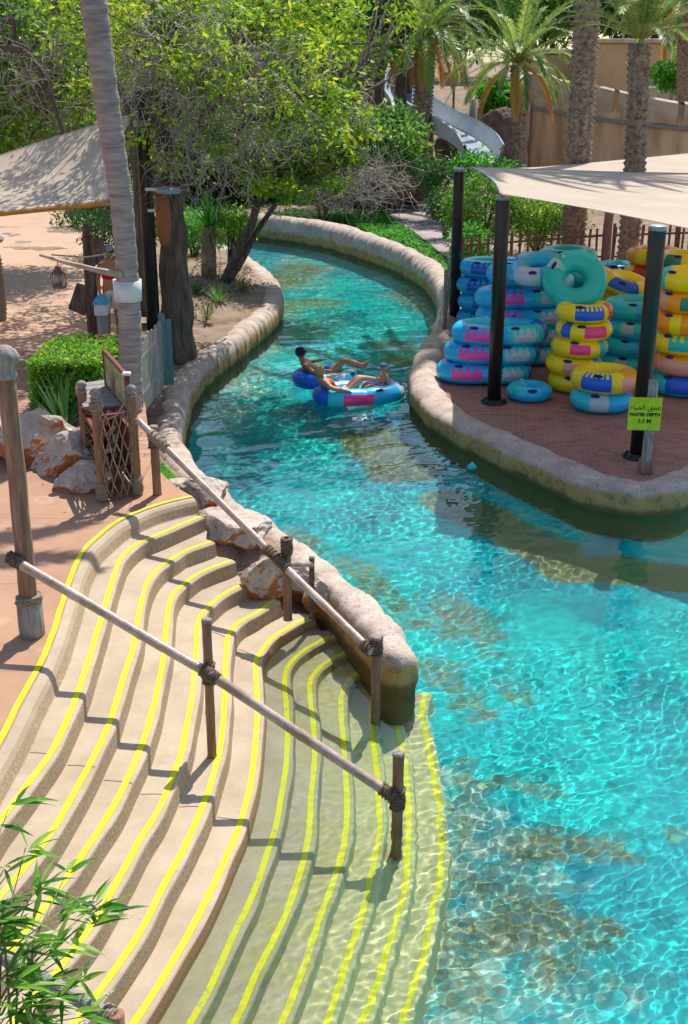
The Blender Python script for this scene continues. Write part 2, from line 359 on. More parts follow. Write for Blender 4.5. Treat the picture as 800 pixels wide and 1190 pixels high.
# grooves and stains
c = mixc(nt, mathn(nt, 'MULTIPLY', sstep(nt, noisen(nt, tc, 2.2, 3), .58, .68),   .45), c, (.58, .37, .26))
jx = N.new('ShaderNodeTexBrick'); L.new(tc, jx.inputs['Vector']); jx.inputs['Scale'].default_value = 1; jx.inputs['Brick Width'].default_value = 2.6; jx.inputs['Row Height'].default_value = 1.9; jx.inputs['Mortar Size'].default_value = .009; jx.offset = .0
c = mixc(nt, mathn(nt, 'MULTIPLY', jx.outputs['Fac'], .6), c, (.18, .09, .06))
c = mixc(nt, mathn(nt, 'MULTIPLY', sstep(nt, noisen(nt, tc, 1.1, 6, .7), .55, .68), .35), c, (.24, .13, .09))
L.new(c, B.inputs['Base Color']); DECKM = dm
nrm0 = normals(STEPS[0]); inner = STEPS[0]-nrm0*.5
dp = [tuple(p) for p in inner[::6]]
dp = [(P(212, 574, DZ).x, P(212, 574, DZ).y)]+dp+[(dp[-1][0]-1, 0.5), (-20, .5), (-32, 46)]
dp += [tuple(P(a, b, DZ)[:2]) for a, b in ((60,232),(84,243),(106,262),(122,288),(132,320),(140,352),(150,375),(160,400),(166,440),(170,480),(174,510),(186,548))]
sheet('deck_paving', dp, DZ, dm)
ap = MB(); n2 = STEPS[0]
ws = [-.62, -.3, -.02, .04]
vs = [(STEPS[0][i][0]+nrm0[i][0]*o, STEPS[0][i][1]+nrm0[i][1]*o, DZ+.004) for i in range(NS) for o in ws]
ap.add(vs, [(i*4+j, i*4+j+1, i*4+j+5, i*4+j+4)[::-1] for i in range(NS-1) for j in range(3)])
o = structure(ap.build('deck_apron', dm))
# ---------------------------------------------------------------- stairs
cm = mat('step_concrete', ((.51, .41, .295), (.40, .31, .215)), .8, scale=1.6, bump=.35, bscale=60, dist=.01)
nt, N, L, B = nodes(cm); base = N[cm['ramp']].outputs[0]
g = N.new('ShaderNodeNewGeometry'); tc = N.new('ShaderNodeTexCoord').outputs['Object']
sn = N.new('ShaderNodeSeparateXYZ'); L.new(g.outputs['Normal'], sn.inputs[0])
sp = N.new('ShaderNodeSeparateXYZ'); L.new(g.outputs['Position'], sp.inputs[0])
speck = sstep(nt, noisen(nt, tc, 70, 4, .8), .52, .60)
ris = sstep(nt, sn.outputs[2], .75, .45)                   # risers are exposed pebbly aggregate
c = mixc(nt, mathn(nt, 'MULTIPLY', ris, sstep(nt, noisen(nt, tc, 45, 5, .8), .40, .56)), base, (.33, .21, .12))
c = mixc(nt, mathn(nt, 'MULTIPLY', speck, .25), c, (.40, .30, .2))
c = mixc(nt, mathn(nt, 'MULTIPLY', sstep(nt, noisen(nt, tc, 1.9, 7, .72), .54, .68), .42), c, (.33, .25, .17))
c = mixc(nt, mathn(nt, 'MULTIPLY', sstep(nt, noisen(nt, tc, 6, 7, .8), .60, .70), .5), c, (.28, .20, .13))
wet = mathn(nt, 'ADD', sp.outputs[2], mathn(nt, 'MULTIPLY', noisen(nt, tc, 1.3), .10))
rust = mathn(nt, 'MULTIPLY', ris, mathn(nt, 'MULTIPLY', sstep(nt, wet, .22, .12), sstep(nt, wet, -.08, .0)))
c = mixc(nt, mathn(nt, 'MULTIPLY', rust, .5), c, (.34, .13, .03))
alg = mathn(nt, 'MULTIPLY', sstep(nt, wet, .02, -.12), sstep(nt, noisen(nt, tc, 2.5, 6), .35, .6))
c = mixc(nt, mathn(nt, 'MULTIPLY', alg, .8), c, (.44, .37, .15))
deep = sstep(nt, wet, -.25, -.65)
c = mixc(nt, deep, c, (.52, .46, .22))
L.new(c, B.inputs['Base Color'])
stairs = thing('pool_steps', (STEPS[5][130][0], STEPS[5][130][1], DZ-5*RZ), 'curved flight of pale concrete steps running down into the turquoise water', 'steps')
prof = []
for k in range(13):
    Lk = STEPS[k]; nk = normals(Lk); z = DZ-k*RZ; z2 = z-RZ if k < 12 else -1.3
    big = k == 0
    if k == 0: offs = [(.03, z-.001), (.085, z-.008), (.12, z-.03), (.15, z-.07), (.19, z2+.01), (.20, z2)]
    else: offs = [(-.10, z), (.045, z), (.058, z-.004), (.068, z-.014), (.072, z-.03), (.088, z2+.006), (.10, z2)]
    for o_, zz in offs:
        wv = np.array([noise.noise(Vector((p[0]*2, p[1]*2, k*3.1)))*.012 for p in Lk])[:, None]*(1 if zz < z-.01 else .2)
        prof.append(np.concatenate([Lk+nk*(o_+wv), np.full((NS, 1), zz)], 1))
A = np.stack(prof, 1); K = A.shape[1]
V = A.reshape(-1, 3); ii = np.arange(NS*K).reshape(NS, K)
F = np.stack([ii[:-1, :-1], ii[1:, :-1], ii[1:, 1:], ii[:-1, 1:]], -1).reshape(-1, 4)
# end wall at the top end
V = np.vstack([V, np.concatenate([A[0, :, :2], np.full((K, 1), -1.4)], 1)]); e0 = NS*K
F = np.vstack([F, [(ii[0, j], ii[0, j+1], e0+j+1, e0+j) for j in range(K-1)]])
st_o = npmesh('stair_body', V, F, cm, stairs, smooth=False); st_o.cycles.is_caustics_receiver = True
for k in range(13):
    Lk = STEPS[k]; nk = normals(Lk); z = DZ-k*RZ+(.008 if k == 0 else .004)
    hw = .026
    jit = np.array([noise.noise(Vector((p[0]*3, p[1]*3, k)))*.005 for p in Lk])[:, None]
    a = np.concatenate([Lk-nk*(hw)+nk*(.0+jit), np.full((NS, 1), z)], 1); b = np.concatenate([Lk+nk*hw+nk*jit, np.full((NS, 1), z)], 1)
    V = np.stack([a, b], 1).reshape(-1, 3); i = np.arange(NS-1)*2
    o = npmesh('yellow_line', V, np.stack([i, i+2, i+3, i+1], 1), M['yellow'], stairs); o.cycles.is_caustics_receiver = True
jm = mat('joint_filler', (.20, .16, .13), .9)
for k, a, b_ in ((1,(26,874),(58,876)),(2,(75,889),(111,891)),(3,(114,906),(155,910)),(4,(161,923),(193,923)),(5,(202,938),(238,937)),(6,(246,949),(283,954)),(5,(247,734),(262,740)),(6,(270,752),(300,763))):
    z = DZ-k*RZ+.003; p_, q_ = P(*a, z), P(*b_, z); d_ = (q_-p_).normalized(); s_ = Vector((-d_.y, d_.x, 0))*.004; m_ = (p_+q_)/2+s_*2
    mb = MB(); mb.add([p_-s_, m_-s_, q_-s_, q_+s_, m_+s_, p_+s_], [(0, 1, 4, 5), (1, 2, 3, 4)]); mb.build('joint', jm, stairs)
# ---------------------------------------------------------------- pool floor
fx = np.arange(-14, 27, .16); fy = np.arange(0, 62, .16); FX, FY = np.meshgrid(fx, fy)
D12 = distline(FX, FY, STEPS[12][::8]); DB = np.minimum(distline(FX, FY, LBs), distline(FX, FY, RBs))
FZ = -1.30+.35*smooth01(1-DB/1.2)*(FY > 14)
def blob(pts, r):    # pigment patch around a polyline given in picture coordinates on the pool floor
    return smooth01(1.35-distline(FX, FY, [PR(a, b, -1.2)[:2] for a, b in pts])/r)
nz = pnoise(FX*.9, FY*.9)*.5+pnoise(FX*2.3, FY*2.3)*.35+pnoise(FX*6, FY*6)*.25
al = np.zeros_like(FX); pal = np.zeros_like(FX)
for pts, r, s_ in (([(430,508),(470,545)], .75, 1.4), ([(425,520),(450,536)], .7, .8), ([(515,578),(560,600),(640,640)], .5, 1.6), ([(660,660),(730,662),(810,672)], .5, 1.6),
                   ([(320,330),(350,310)], 1.2, .9), ([(300,380),(345,350),(380,350)], .9, .8), ([(250,420),(300,400)], .8, .7), ([(230,460),(260,440)], .7, .6), ([(240,500),(250,520)], .6, .4), ([(470,340),(500,360)], 1.0, .8), ([(455,400),(480,420)], .8, .8), ([(500,330),(470,310)], .8, .5),
                   ([(340,620),(420,660),(480,720)], .42, .8), ([(500,700),(540,760)], .45, .6), ([(535,880),(545,960),(540,1000)], .22, .8), ([(560,990),(640,970),(720,985)], .3, .75), ([(790,965),(810,970)], .25, .7),
                   ([(600,860),(640,880)], .22, .5), ([(560,1080),(640,1060),(700,1080)], .34, .8), ([(640,1180),(650,1120),(690,1140)], .32, .7), ([(520,1080),(530,1130),(560,1190)], .34, .8), ([(560,910),(600,905),(650,915)], .25, .8), ([(520,1020),(600,1030)], .25, .7), ([(490,760),(530,800),(560,830)], .3, .8), ([(500,690),(560,720),(600,800)], .4, .7), ([(600,930),(620,950)], .2, .5), ([(690,900),(700,910)], .15, .5)):
    al = np.maximum(al, s_*blob(pts, r))
al = np.clip(al*1.15+nz*.8*(al > .02)-.15*(al > 0), 0, 1.7)
pal = smooth01(1.15-(D12-.05)/1.9+.5*pnoise(FX*1.1+4, FY*1.1))*(inpoly(FX, FY, [P(440,780), P(560,840), P(680,940), P(1000,1190), P(1000,1400), P(100,1400), P(100,800)]))
pal = np.maximum(pal, .75*blob([(300,370),(250,430),(230,480)], 1.5)); pal = np.maximum(pal, .6*blob([(330,330),(360,300)], 1.6))
pal = np.clip(pal+nz*.6*(pal > .02), 0, 1)
ii = np.arange(FX.size).reshape(FX.shape); F = np.stack([ii[:-1, :-1], ii[:-1, 1:], ii[1:, 1:], ii[1:, :-1]], -1).reshape(-1, 4)
fm = mat('pool_floor', ((.002, .56, .52), (.001, .34, .39)), .8, scale=.5, bump=.4, bscale=5, dist=.05)
nt, N, L, B = nodes(fm); base = N[fm['ramp']].outputs[0]; tc = N.new('ShaderNodeTexCoord').outputs['Object']
a1 = N.new('ShaderNodeAttribute'); a1.attribute_name = 'algae'; a2 = N.new('ShaderNodeAttribute'); a2.attribute_name = 'pale'
c = mixc(nt, mathn(nt, 'MULTIPLY', sstep(nt, noisen(nt, tc, .35, 3), .5, .62), .6), base, (.003, .20, .30))
c = mixc(nt, mathn(nt, 'MULTIPLY', sstep(nt, noisen(nt, tc, 1.7, 6, .75), .52, .66), .5), c, (.004, .20, .20))
pf = sstep(nt, mathn(nt, 'ADD', a2.outputs['Fac'], mathn(nt, 'MULTIPLY', mathn(nt, 'SUBTRACT', noisen(nt, tc, 2.4, 6), .5), 1.1)), .25, .75)
c = mixc(nt, mathn(nt, 'MULTIPLY', pf, .8), c, mixc(nt, sstep(nt, noisen(nt, tc, 3.2, 6, .7), .40, .62), (.05, .36, .34), (.48, .50, .38)))
af = sstep(nt, mathn(nt, 'ADD', a1.outputs['Fac'], mathn(nt, 'MULTIPLY', mathn(nt, 'SUBTRACT', noisen(nt, tc, 5, 7, .7), .5), 1.6)), .38, .85)
af = mathn(nt, 'MULTIPLY', af, mathn(nt, 'ADD', mathn(nt, 'MULTIPLY', sstep(nt, noisen(nt, tc, 11, 5, .75), .42, .56), .55), mathn(nt, 'ADD', .42, mathn(nt, 'MULTIPLY', mathn(nt, 'MAXIMUM', mathn(nt, 'SUBTRACT', a1.outputs['Fac'], .85), 0.0), 1.4))), clamp=True)
c = mixc(nt, mathn(nt, 'MULTIPLY', af, .9), c, mixc(nt, noisen(nt, tc, 9), (.30, .24, .07), (.07, .10, .04)))
L.new(c, B.inputs['Base Color'])
fo = npmesh('pool_floor', np.stack([FX, FY, FZ], -1).reshape(-1, 3), F, fm, smooth=True); structure(fo); fo.cycles.is_caustics_receiver = True
for nm, arr in (('algae', al), ('pale', pal)):
    a = fo.data.attributes.new(nm, 'FLOAT', 'POINT'); a.data.foreach_set('value', arr.ravel().astype(np.float32))
# ---------------------------------------------------------------- water surface (real ripples; refracts)
vs_ = [2.0]
while vs_[-1] < 62: vs_.append(vs_[-1]+max(.016, .0026*vs_[-1]))
vs_ = np.array(vs_); us = np.linspace(-1, 1, 620)
WX = us[None, :]*(vs_[:, None]*.36+2.6)+(vs_[:, None]*.02); WY = np.repeat(vs_[:, None], len(us), 1)
a_ = .55; ux = WX*math.cos(a_)+WY*math.sin(a_); uy = -WX*math.sin(a_)+WY*math.cos(a_)
wx = ux+.25*pnoise(ux*.8, uy*.8+9); wy = uy+.25*pnoise(ux*.8+5, uy*.8)
WZ = .018*pnoise(wx*.9, wy*1.3)+.009*pnoise(wx*2.0+3, wy*2.8)+(.0065*pnoise(wx*5.2, wy*8+8)+.0055*pnoise(wx*9.5+2*pnoise(ux,uy), wy*15)+.0020*pnoise(wx*19, wy*31))*(.75+1.2*pnoise(ux*.5+3, uy*.5))
amp = .62+.9*smooth01((WY-13)/10)
nearst = smooth01((distline(WX, WY, STEPS[9][::12]))/1.6); nearst = np.where(WX < np.interp(WY, STEPS[9][::-1, 1], STEPS[9][::-1, 0]), .0, nearst)
amp = amp*(.85+.15*nearst)
WZ = WZ*amp
ii = np.arange(WX.size).reshape(WX.shape); F = np.stack([ii[:-1, :-1], ii[:-1, 1:], ii[1:, 1:], ii[1:, :-1]], -1).reshape(-1, 4)
# keep only the part over the pool
cx = (WX[:-1, :-1]+WX[1:, 1:])/2; cy = (WY[:-1, :-1]+WY[1:, 1:])/2
keep = inpoly(cx.ravel(), cy.ravel(), POND) | (np.minimum(distline(cx, cy, LBs[::2]), distline(cx, cy, RBs[::2])).ravel() < .2)
F = F[keep]
wm = bpy.data.materials.new('water'); wm.use_nodes = True; B = wm.node_tree.nodes['Principled BSDF']
B.inputs['Transmission Weight'].default_value = 1; B.inputs['Roughness'].default_value = 0; B.inputs['IOR'].default_value = 1.33
B.inputs['Base Color'].default_value = (.84, .985, .97, 1)
wo = structure(npmesh('water', np.stack([WX, WY, WZ], -1).reshape(-1, 3), F, wm, smooth=True)); wo.cycles.is_caustics_caster = True
# ---------------------------------------------------------------- kerbs
km = mat('kerb_stone', ((.60, .49, .41), (.42, .32, .27)), .88, scale=2.5, bump=.55, bscale=30, dist=.02)
nt, N, L, B = nodes(km); base = N[km['ramp']].outputs[0]; g = N.new('ShaderNodeNewGeometry'); tc = N.new('ShaderNodeTexCoord').outputs['Object']
sp = N.new('ShaderNodeSeparateXYZ'); L.new(g.outputs['Position'], sp.inputs[0]); sn = N.new('ShaderNodeSeparateXYZ'); L.new(g.outputs['Normal'], sn.inputs[0])
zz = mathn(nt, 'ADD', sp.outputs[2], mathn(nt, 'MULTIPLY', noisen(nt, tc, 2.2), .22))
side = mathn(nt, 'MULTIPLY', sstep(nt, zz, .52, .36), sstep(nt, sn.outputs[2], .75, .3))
c = mixc(nt, mathn(nt, 'MULTIPLY', sstep(nt, noisen(nt, tc, 9, 6, .7), .55, .7), .6), base, (.20, .15, .13))
vo = N.new('ShaderNodeTexVoronoi'); vo.feature = 'DISTANCE_TO_EDGE'; vo.inputs['Scale'].default_value = 2.6
wv_ = N.new('ShaderNodeVectorMath'); wv_.operation = 'ADD'; L.new(tc, wv_.inputs[0]); nn_ = N.new('ShaderNodeTexNoise'); nn_.inputs['Scale'].default_value = 4; L.new(tc, nn_.inputs['Vector']); L.new(nn_.outputs['Color'], wv_.inputs[1]); L.new(wv_.outputs[0], vo.inputs['Vector'])
c = mixc(nt, mathn(nt, 'MULTIPLY', sstep(nt, vo.outputs['Distance'], .022, .005), .5), c, (.12, .09, .075))
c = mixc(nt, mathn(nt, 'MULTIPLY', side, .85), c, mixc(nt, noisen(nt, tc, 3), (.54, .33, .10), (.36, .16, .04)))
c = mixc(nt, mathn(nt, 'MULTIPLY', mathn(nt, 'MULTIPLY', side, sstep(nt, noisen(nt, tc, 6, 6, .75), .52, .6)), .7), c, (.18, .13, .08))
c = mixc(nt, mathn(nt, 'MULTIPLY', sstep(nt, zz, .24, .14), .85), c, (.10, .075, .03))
L.new(c, B.inputs['Base Color'])
def kerb(name, A, label, segl, endcap=False):
    n = len(A); t = np.gradient(A[:, :2], axis=0); t /= np.linalg.norm(t, axis=1)[:, None]; nn = np.stack([-t[:, 1], t[:, 0]], 1)
    s = np.concatenate([[0], np.cumsum(np.linalg.norm(np.diff(A[:, :2], axis=0), axis=1))])
    if endcap:                                           # round the free end
        rem = s[-1]-s; rr = A[-1, 3]/2; cap = np.where(rem < rr, np.sqrt(np.clip(1-(1-rem/rr)**2, .02, 1)), 1)
    else: cap = np.ones(n)
    # joints at uneven distances
    js = [0.0]; rnd = random.Random(name)
    while js[-1] < s[-1]: js.append(js[-1]+segl*rnd.uniform(.6, 1.5))
    js = np.array(js); dj = np.min(np.abs(s[:, None]-js[None, :]), 1)
    groove = 1-.10*np.exp(-(dj/.045)**2)
    pr = []
    angs = np.linspace(0, 1, 15)
    for j in range(21):
        if j < 3: o_, zf = -1.0+.10*(2-j)*0, None; zz_ = [-1.4, -.5, -.02][j]; off = -.44; col = 'b'
        elif j > 17: zz_ = [-.02, -.5, -1.4][j-18]; off = .44; col = 'b'
        else:
            a = math.pi*(j-3)/14; col = 't'
            off = -.5*math.copysign(abs(math.cos(a))**.75, math.cos(a)); hh = abs(math.sin(a))**.62
        row = []
        for i in range(n):
            w_ = A[i, 3]*cap[i]; zt = A[i, 2]
            if col == 'b': o2 = off*w_; z = zz_
            else:
                o2 = off*w_*groove[i]; z = .10+(zt-.10)*hh*(.35+.65*groove[i] if hh > .5 else 1)*(.55+.45*cap[i]**.7)
            q = noise.noise(Vector((A[i, 0]*1.7, A[i, 1]*1.7, off*2)))*.06+noise.noise(Vector((A[i, 0]*5, A[i, 1]*5, off*5)))*.014+noise.noise(Vector((A[i, 0]*12, A[i, 1]*12, off*9)))*.007
            o2 += q*(1 if off > 0 else -1)*.8*cap[i]; z += q*.6 if col == 't' else 0
            row.append((A[i, 0]+nn[i, 0]*o2, A[i, 1]+nn[i, 1]*o2, z))
        pr.append(row)
    V = np.array(pr).transpose(1, 0, 2); K = V.shape[1]; ii = np.arange(n*K).reshape(n, K)
    F = np.stack([ii[:-1, :-1], ii[:-1, 1:], ii[1:, 1:], ii[1:, :-1]], -1).reshape(-1, 4)
    V = V.reshape(-1, 3)
    if endcap:
        F = np.vstack([F, [(ii[-1, j], ii[-1, K-1-j], ii[-1, K-2-j], ii[-1, j+1])[::-1] for j in range(K//2-1)]])
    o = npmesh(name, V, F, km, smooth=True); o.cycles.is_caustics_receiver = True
    bm = bmesh.new(); bm.from_mesh(o.data); bmesh.ops.recalc_face_normals(bm, faces=bm.faces); bm.to_mesh(o.data); bm.free()
    return tag(o, label, 'kerb')
kerb('stone_kerb', LB, 'rounded pinkish stone kerb along the left bank, ending in a stub beside the steps', .42, True)
kerb('stone_kerb', RB, 'rounded stone kerb along the right bank, round the island of stacked swim rings', .5)
# ---------------------------------------------------------------- brick island
bk = mat('brick_paving', ((.3, .1, .08), (.2, .07, .06)), .85, bump=.2)
nt, N, L, B = nodes(bk); tc = N.new('ShaderNodeTexCoord').outputs['Object']
br = N.new('ShaderNodeTexBrick'); mp = N.new('ShaderNodeMapping'); mp.inputs['Rotation'].default_value = (0, 0, R(8)); L.new(tc, mp.inputs[0]); L.new(mp.outputs[0], br.inputs['Vector']); br.inputs['Scale'].default_value = 1
br.inputs['Brick Width'].default_value = .21; br.inputs['Row Height'].default_value = .105; br.inputs['Mortar Size'].default_value = .008; br.inputs['Bias'].default_value = -.2
br.inputs['Color1'].default_value = (.40, .17, .125, 1); br.inputs['Color2'].default_value = (.25, .10, .085, 1); br.inputs['Mortar'].default_value = (.33, .24, .20, 1)
L.new(mixc(nt, mathn(nt, 'MULTIPLY', sstep(nt, noisen(nt, tc, 1.5), .5, .7), .5), br.outputs[0], (.42, .26, .21)), B.inputs['Base Color'])
ip = [tuple(p[:2]) for p in RB if PX((p[0], p[1], p[2]))[1] > 335 and p[1] < 35]
ip = ip[::6]
sheet('brick_paving', ip+[(22, 24), (20, 33), tuple(P(700,305,.33)[:2]), tuple(P(545,318,.33)[:2])], .335, bk)
# path behind
pm = mat('path', ((.42, .34, .33), (.30, .23, .23)), .9, scale=1.3, bump=.3)
def draped(name, poly, z, m): return sheet(name, poly, z, m)
sheet('path', [tuple(P(a, b, .45)[:2]) for a, b in ((560,330),(520,300),(480,268),(440,246),(415,236),(430,222),(470,224),(520,232),(535,250),(560,270),(600,300))], .45, pm)
# ================================================================ poles, rails
def jitterpath(a, b, n, amp):
    a = Vector(a); b = Vector(b); out = []
    for i in range(n+1):
        t = i/n; q = a.lerp(b, t)
        out.append(q+Vector((noise.noise(q*2), noise.noise(q*2+Vector((5, 0, 0))), noise.noise(q*2+Vector((0, 9, 0)))))*amp)
    return out
def bamboo(mb, a, b, r, nodes_=.33, n=12):
    """a cane with swollen nodes"""
    a = Vector(a); b = Vector(b); L_ = (b-a).length; pts = []; rs = []; k = max(1, round(L_/nodes_))
    J = jitterpath(a, b, k, .006)
    for i in range(k):
        p, q = J[i], J[i+1]
        for t, s_ in ((0, 1.10), (.06, 1.0), (.5, .96), (.93, 1.0)): pts.append(p.lerp(q, t)); rs.append(r*s_)
    pts.append(J[-1]); rs.append(r*1.08); mb.tube(pts, rs, n)
def lashing(a, b, r, name, parent, m='darkrope', turns=6):
    """rope wound round the line a-b"""
    a = Vector(a); b = Vector(b); ax = (b-a).normalized(); u = ax.orthogonal().normalized(); v = ax.cross(u); mb = MB(); pts = []
    N_ = turns*12
    for i in range(N_+1):
        t = i/N_; an = 2*math.pi*turns*t; pts.append(a.lerp(b, t)+(u*math.cos(an)+v*math.sin(an))*r*(1+.08*math.sin(i*1.7)))
    mb.tube(pts, .011, 5); mb.tube([a, b], r*.99, 10); return mb.build(name, M[m], parent)
def xy(px, py, z): q = P(px, py, z); return q
# --- the near (front) handrail
zB = DZ-5*RZ
A0 = P(38, 738, DZ); B0 = P(247, 879, zB); C0 = P(462, 950, 0)
zrA = PD(36, 661, A0.y).z; zrB = PD(243, 783, B0.y).z; zrC = PD(458, 925, C0.y).z
topA = PD(4, 402, A0.y).z; topB = PD(240, 722, B0.y).z; topC = PD(457, 877, C0.y).z
print('rail z', zrA, zrB, zrC, 'tops', topA, topB, topC, A0, B0, C0)
t = thing('mooring_post', A0, 'tall weathered round post with a knobbed cap, standing on the deck left of the steps', 'post')
mb = MB(); r = .087
rnd = random.Random(3); pts = []; rs = []
for i in range(15):
    q = i/14; pts.append(A0+Vector((noise.noise(Vector((0, 0, q*4)))*.03, noise.noise(Vector((3, 0, q*4)))*.03, (topA-DZ-.22)*q))); rs.append(r*(1.0-.1*q+.03*noise.noise(Vector((q*9, 0, 0)))))
mb.tube(pts, rs, 14); mb.build('shaft', mat('driftwood', ((.40, .28, .22), (.20, .11, .08), (.30, .17, .11)), .75, stretch=(6, 6, .7), scale=2.5, bump=.9, bscale=7, dist=.03), t)
mb = MB(); zt = topA
mb.lathe((A0.x, A0.y, 0), [(.07, zt-.30), (.10, zt-.27), (.08, zt-.22), (.085, zt-.17), (.125, zt-.14), (.13, zt-.09), (.10, zt-.04), (.05, zt), (.01, zt+.01)], 16)
mb.build('cap', M['greywood'], t)
mb = MB(); mb.lathe(A0, [(.118, .0), (.122, .12), (.118, .34), (.105, .35)], 16); mb.build('base_sleeve', M['greywood'], t)
lashing(A0+Vector((0, 0, .33)), A0+Vector((0, 0, .42)), .118, 'lashing', t, 'rope', 3)
def rail(a, b, name, label, r=.047):
    t = thing(name, (a+b)/2, label, 'handrail'); mb = MB(); bamboo(mb, a, b, r, .62); mb.build('cane', M['rail'], t); return t
def rpt(px, py, Y): return PD(px, py, Y)
# rail ends run on past the posts; a little in front of the post faces
off = Vector((.03, -.13, 0))
rA = PD(36, 661, A0.y-.12); rB = PD(243, 783, B0.y-.11); rC = PD(458, 926, C0.y-.07)
dirAB = (rB-rA).normalized(); start = PD(10, 647, A0.y-.08)
t = thing('handrail', rB, 'long pinkish bamboo handrail over the steps from the tall left post into the water', 'handrail')
mb = MB(); bamboo(mb, start, rB, .046, .8); bamboo(mb, rB, rC, .046, .8); mb.build('cane', M['rail'], t)
lashing(start, start.lerp(rB, .07), .054, 'lashing', t, 'darkrope', 5)
lashing(rB.lerp(rA, .04), rB.lerp(rC, .05), .054, 'lashing', t, 'darkrope', 8)
lashing(rC.lerp(rB, .07), rC.lerp(rB, .0), .056, 'lashing', t, 'darkrope', 4)
def railpost(base, top, r, label, z_wrap=None, below=.0, name='rail_post', m='brown', cap=True):
    t = thing(name, base, label, 'post', 'posts of the handrails'); mb = MB(); bamboo(mb, base-Vector((0, 0, below)), Vector((base.x, base.y, top)), r, .42); o = mb.build('shaft', M[m], t); o.cycles.is_caustics_receiver = True
    if cap: mb = MB(); mb.lathe((base.x, base.y, top), [(r*.9, -.01), (r*1.12, .0), (r*1.1, .02), (r*.6, .03)], 12); mb.build('cap', M['greywood'], t)
    if z_wrap: lashing(Vector((base.x, base.y, z_wrap-.10)), Vector((base.x, base.y, z_wrap+.10)), r*1.25, 'lashing', t, 'darkrope', 6)
    return t
railpost(B0, topB, .042, 'slim brown bamboo post lashed to the middle of the front handrail', zrB)
railpost(C0, topC, .05, 'stubby post rising from the water at the lower end of the front handrail', zrC-.03, below=.72)
# --- the far handrail
q0 = P(183, 575, DZ); q1 = P(335, 720, DZ-5*RZ+.0); q2 = P(437, 812, 0)
h0 = PD(183, 497, q0.y).z; h1 = PD(333, 628, q1.y).z; h2 = PD(434, 742, q2.y).z
railpost(q0, h0, .055, 'short brown post with a square grey cap beside the netted stand', h0-.16)
railpost(q1, h1, .05, 'brown post holding the middle of the far handrail by the orange boulder', h1-.07)
railpost(q2, h2, .05, 'post in the water at the lower end of the far handrail, beside the kerb end', h2-.09, below=1.1)
e0 = PD(160, 488, q0.y-.06); e1 = PD(328, 655, q1.y-.1); e2 = PD(432, 757, q2.y-.07)
t = thing('handrail', e1, 'bamboo handrail from the netted stand down to the end of the stone kerb', 'handrail')
mb = MB(); bamboo(mb, e0, e1, .044, .8); bamboo(mb, e1, e2, .044, .8); mb.build('cane', M['rail'], t)
lashing(e0.lerp(e1, .10), e0.lerp(e1, .22), .06, 'lashing', t, 'rope', 5); lashing(e1.lerp(e0, .1), e1.lerp(e2, .07), .054, 'lashing', t, 'darkrope', 8); lashing(e2.lerp(e1, .08), e2, .06, 'lashing', t, 'darkrope', 3)
# side bracket
k0 = P(363, 718, DZ-6*RZ); k1 = Vector((k0.x, k0.y, PD(362, 648, k0.y).z))
t = thing('bracket_post', k0, 'thin dark stake tied to the far handrail by a short level cane', 'post')
mb = MB(); bamboo(mb, k0, k1, .032, .4); mb.build('shaft', M['darkrope'], t)
mb = MB(); bamboo(mb, PD(335, 655, q1.y), Vector((k0.x, k0.y, PD(362, 656, k0.y).z)), .035, .4); mb.build('crossbar', M['rail'], t)
# --- bottom-left handrail
f0 = PD(24, 1122, 5.7); f1 = PD(136, 1186, 5.35)
t = thing('handrail', f1, 'grey handrail in the bottom left corner half hidden by bamboo leaves', 'handrail')
mb = MB(); bamboo(mb, f0+(f0-f1)*1.2, f1, .045, .8); mb.build('cane', M['greywood'], t); lashing(f1.lerp(f0, .12), f1, .055, 'lashing', t, 'rope', 4)
mb = MB(); mb.tube([(f1.x, f1.y, f1.z+.05), (f1.x, f1.y, DZ-5*RZ-.6)], .045, 10); mb.build('post', M['brown'], t)
# ================================================================ rocks
rkm = mat('rock', ((.62, .52, .44), (.40, .31, .26)), .9, scale=4, bump=1, bscale=12, dist=.05)
nt, N, L, B = nodes(rkm); base = N[rkm['ramp']].outputs[0]; g = N.new('ShaderNodeNewGeometry'); tc = N.new('ShaderNodeTexCoord').outputs['Object']
sn = N.new('ShaderNodeSeparateXYZ'); L.new(g.outputs['Normal'], sn.inputs[0])
f = mathn(nt, 'ADD', sn.outputs[2], mathn(nt, 'MULTIPLY', mathn(nt, 'SUBTRACT', noisen(nt, tc, 3.5, 6), .5), 1.0))
c = mixc(nt, sstep(nt, f, .16, -.08), base, mixc(nt, noisen(nt, tc, 5), (.50, .17, .05), (.34, .12, .04)))
c = mixc(nt, mathn(nt, 'MULTIPLY', sstep(nt, noisen(nt, tc, 8, 6, .75), .56, .66), .7), c, (.17, .10, .07)); L.new(c, B.inputs['Base Color'])
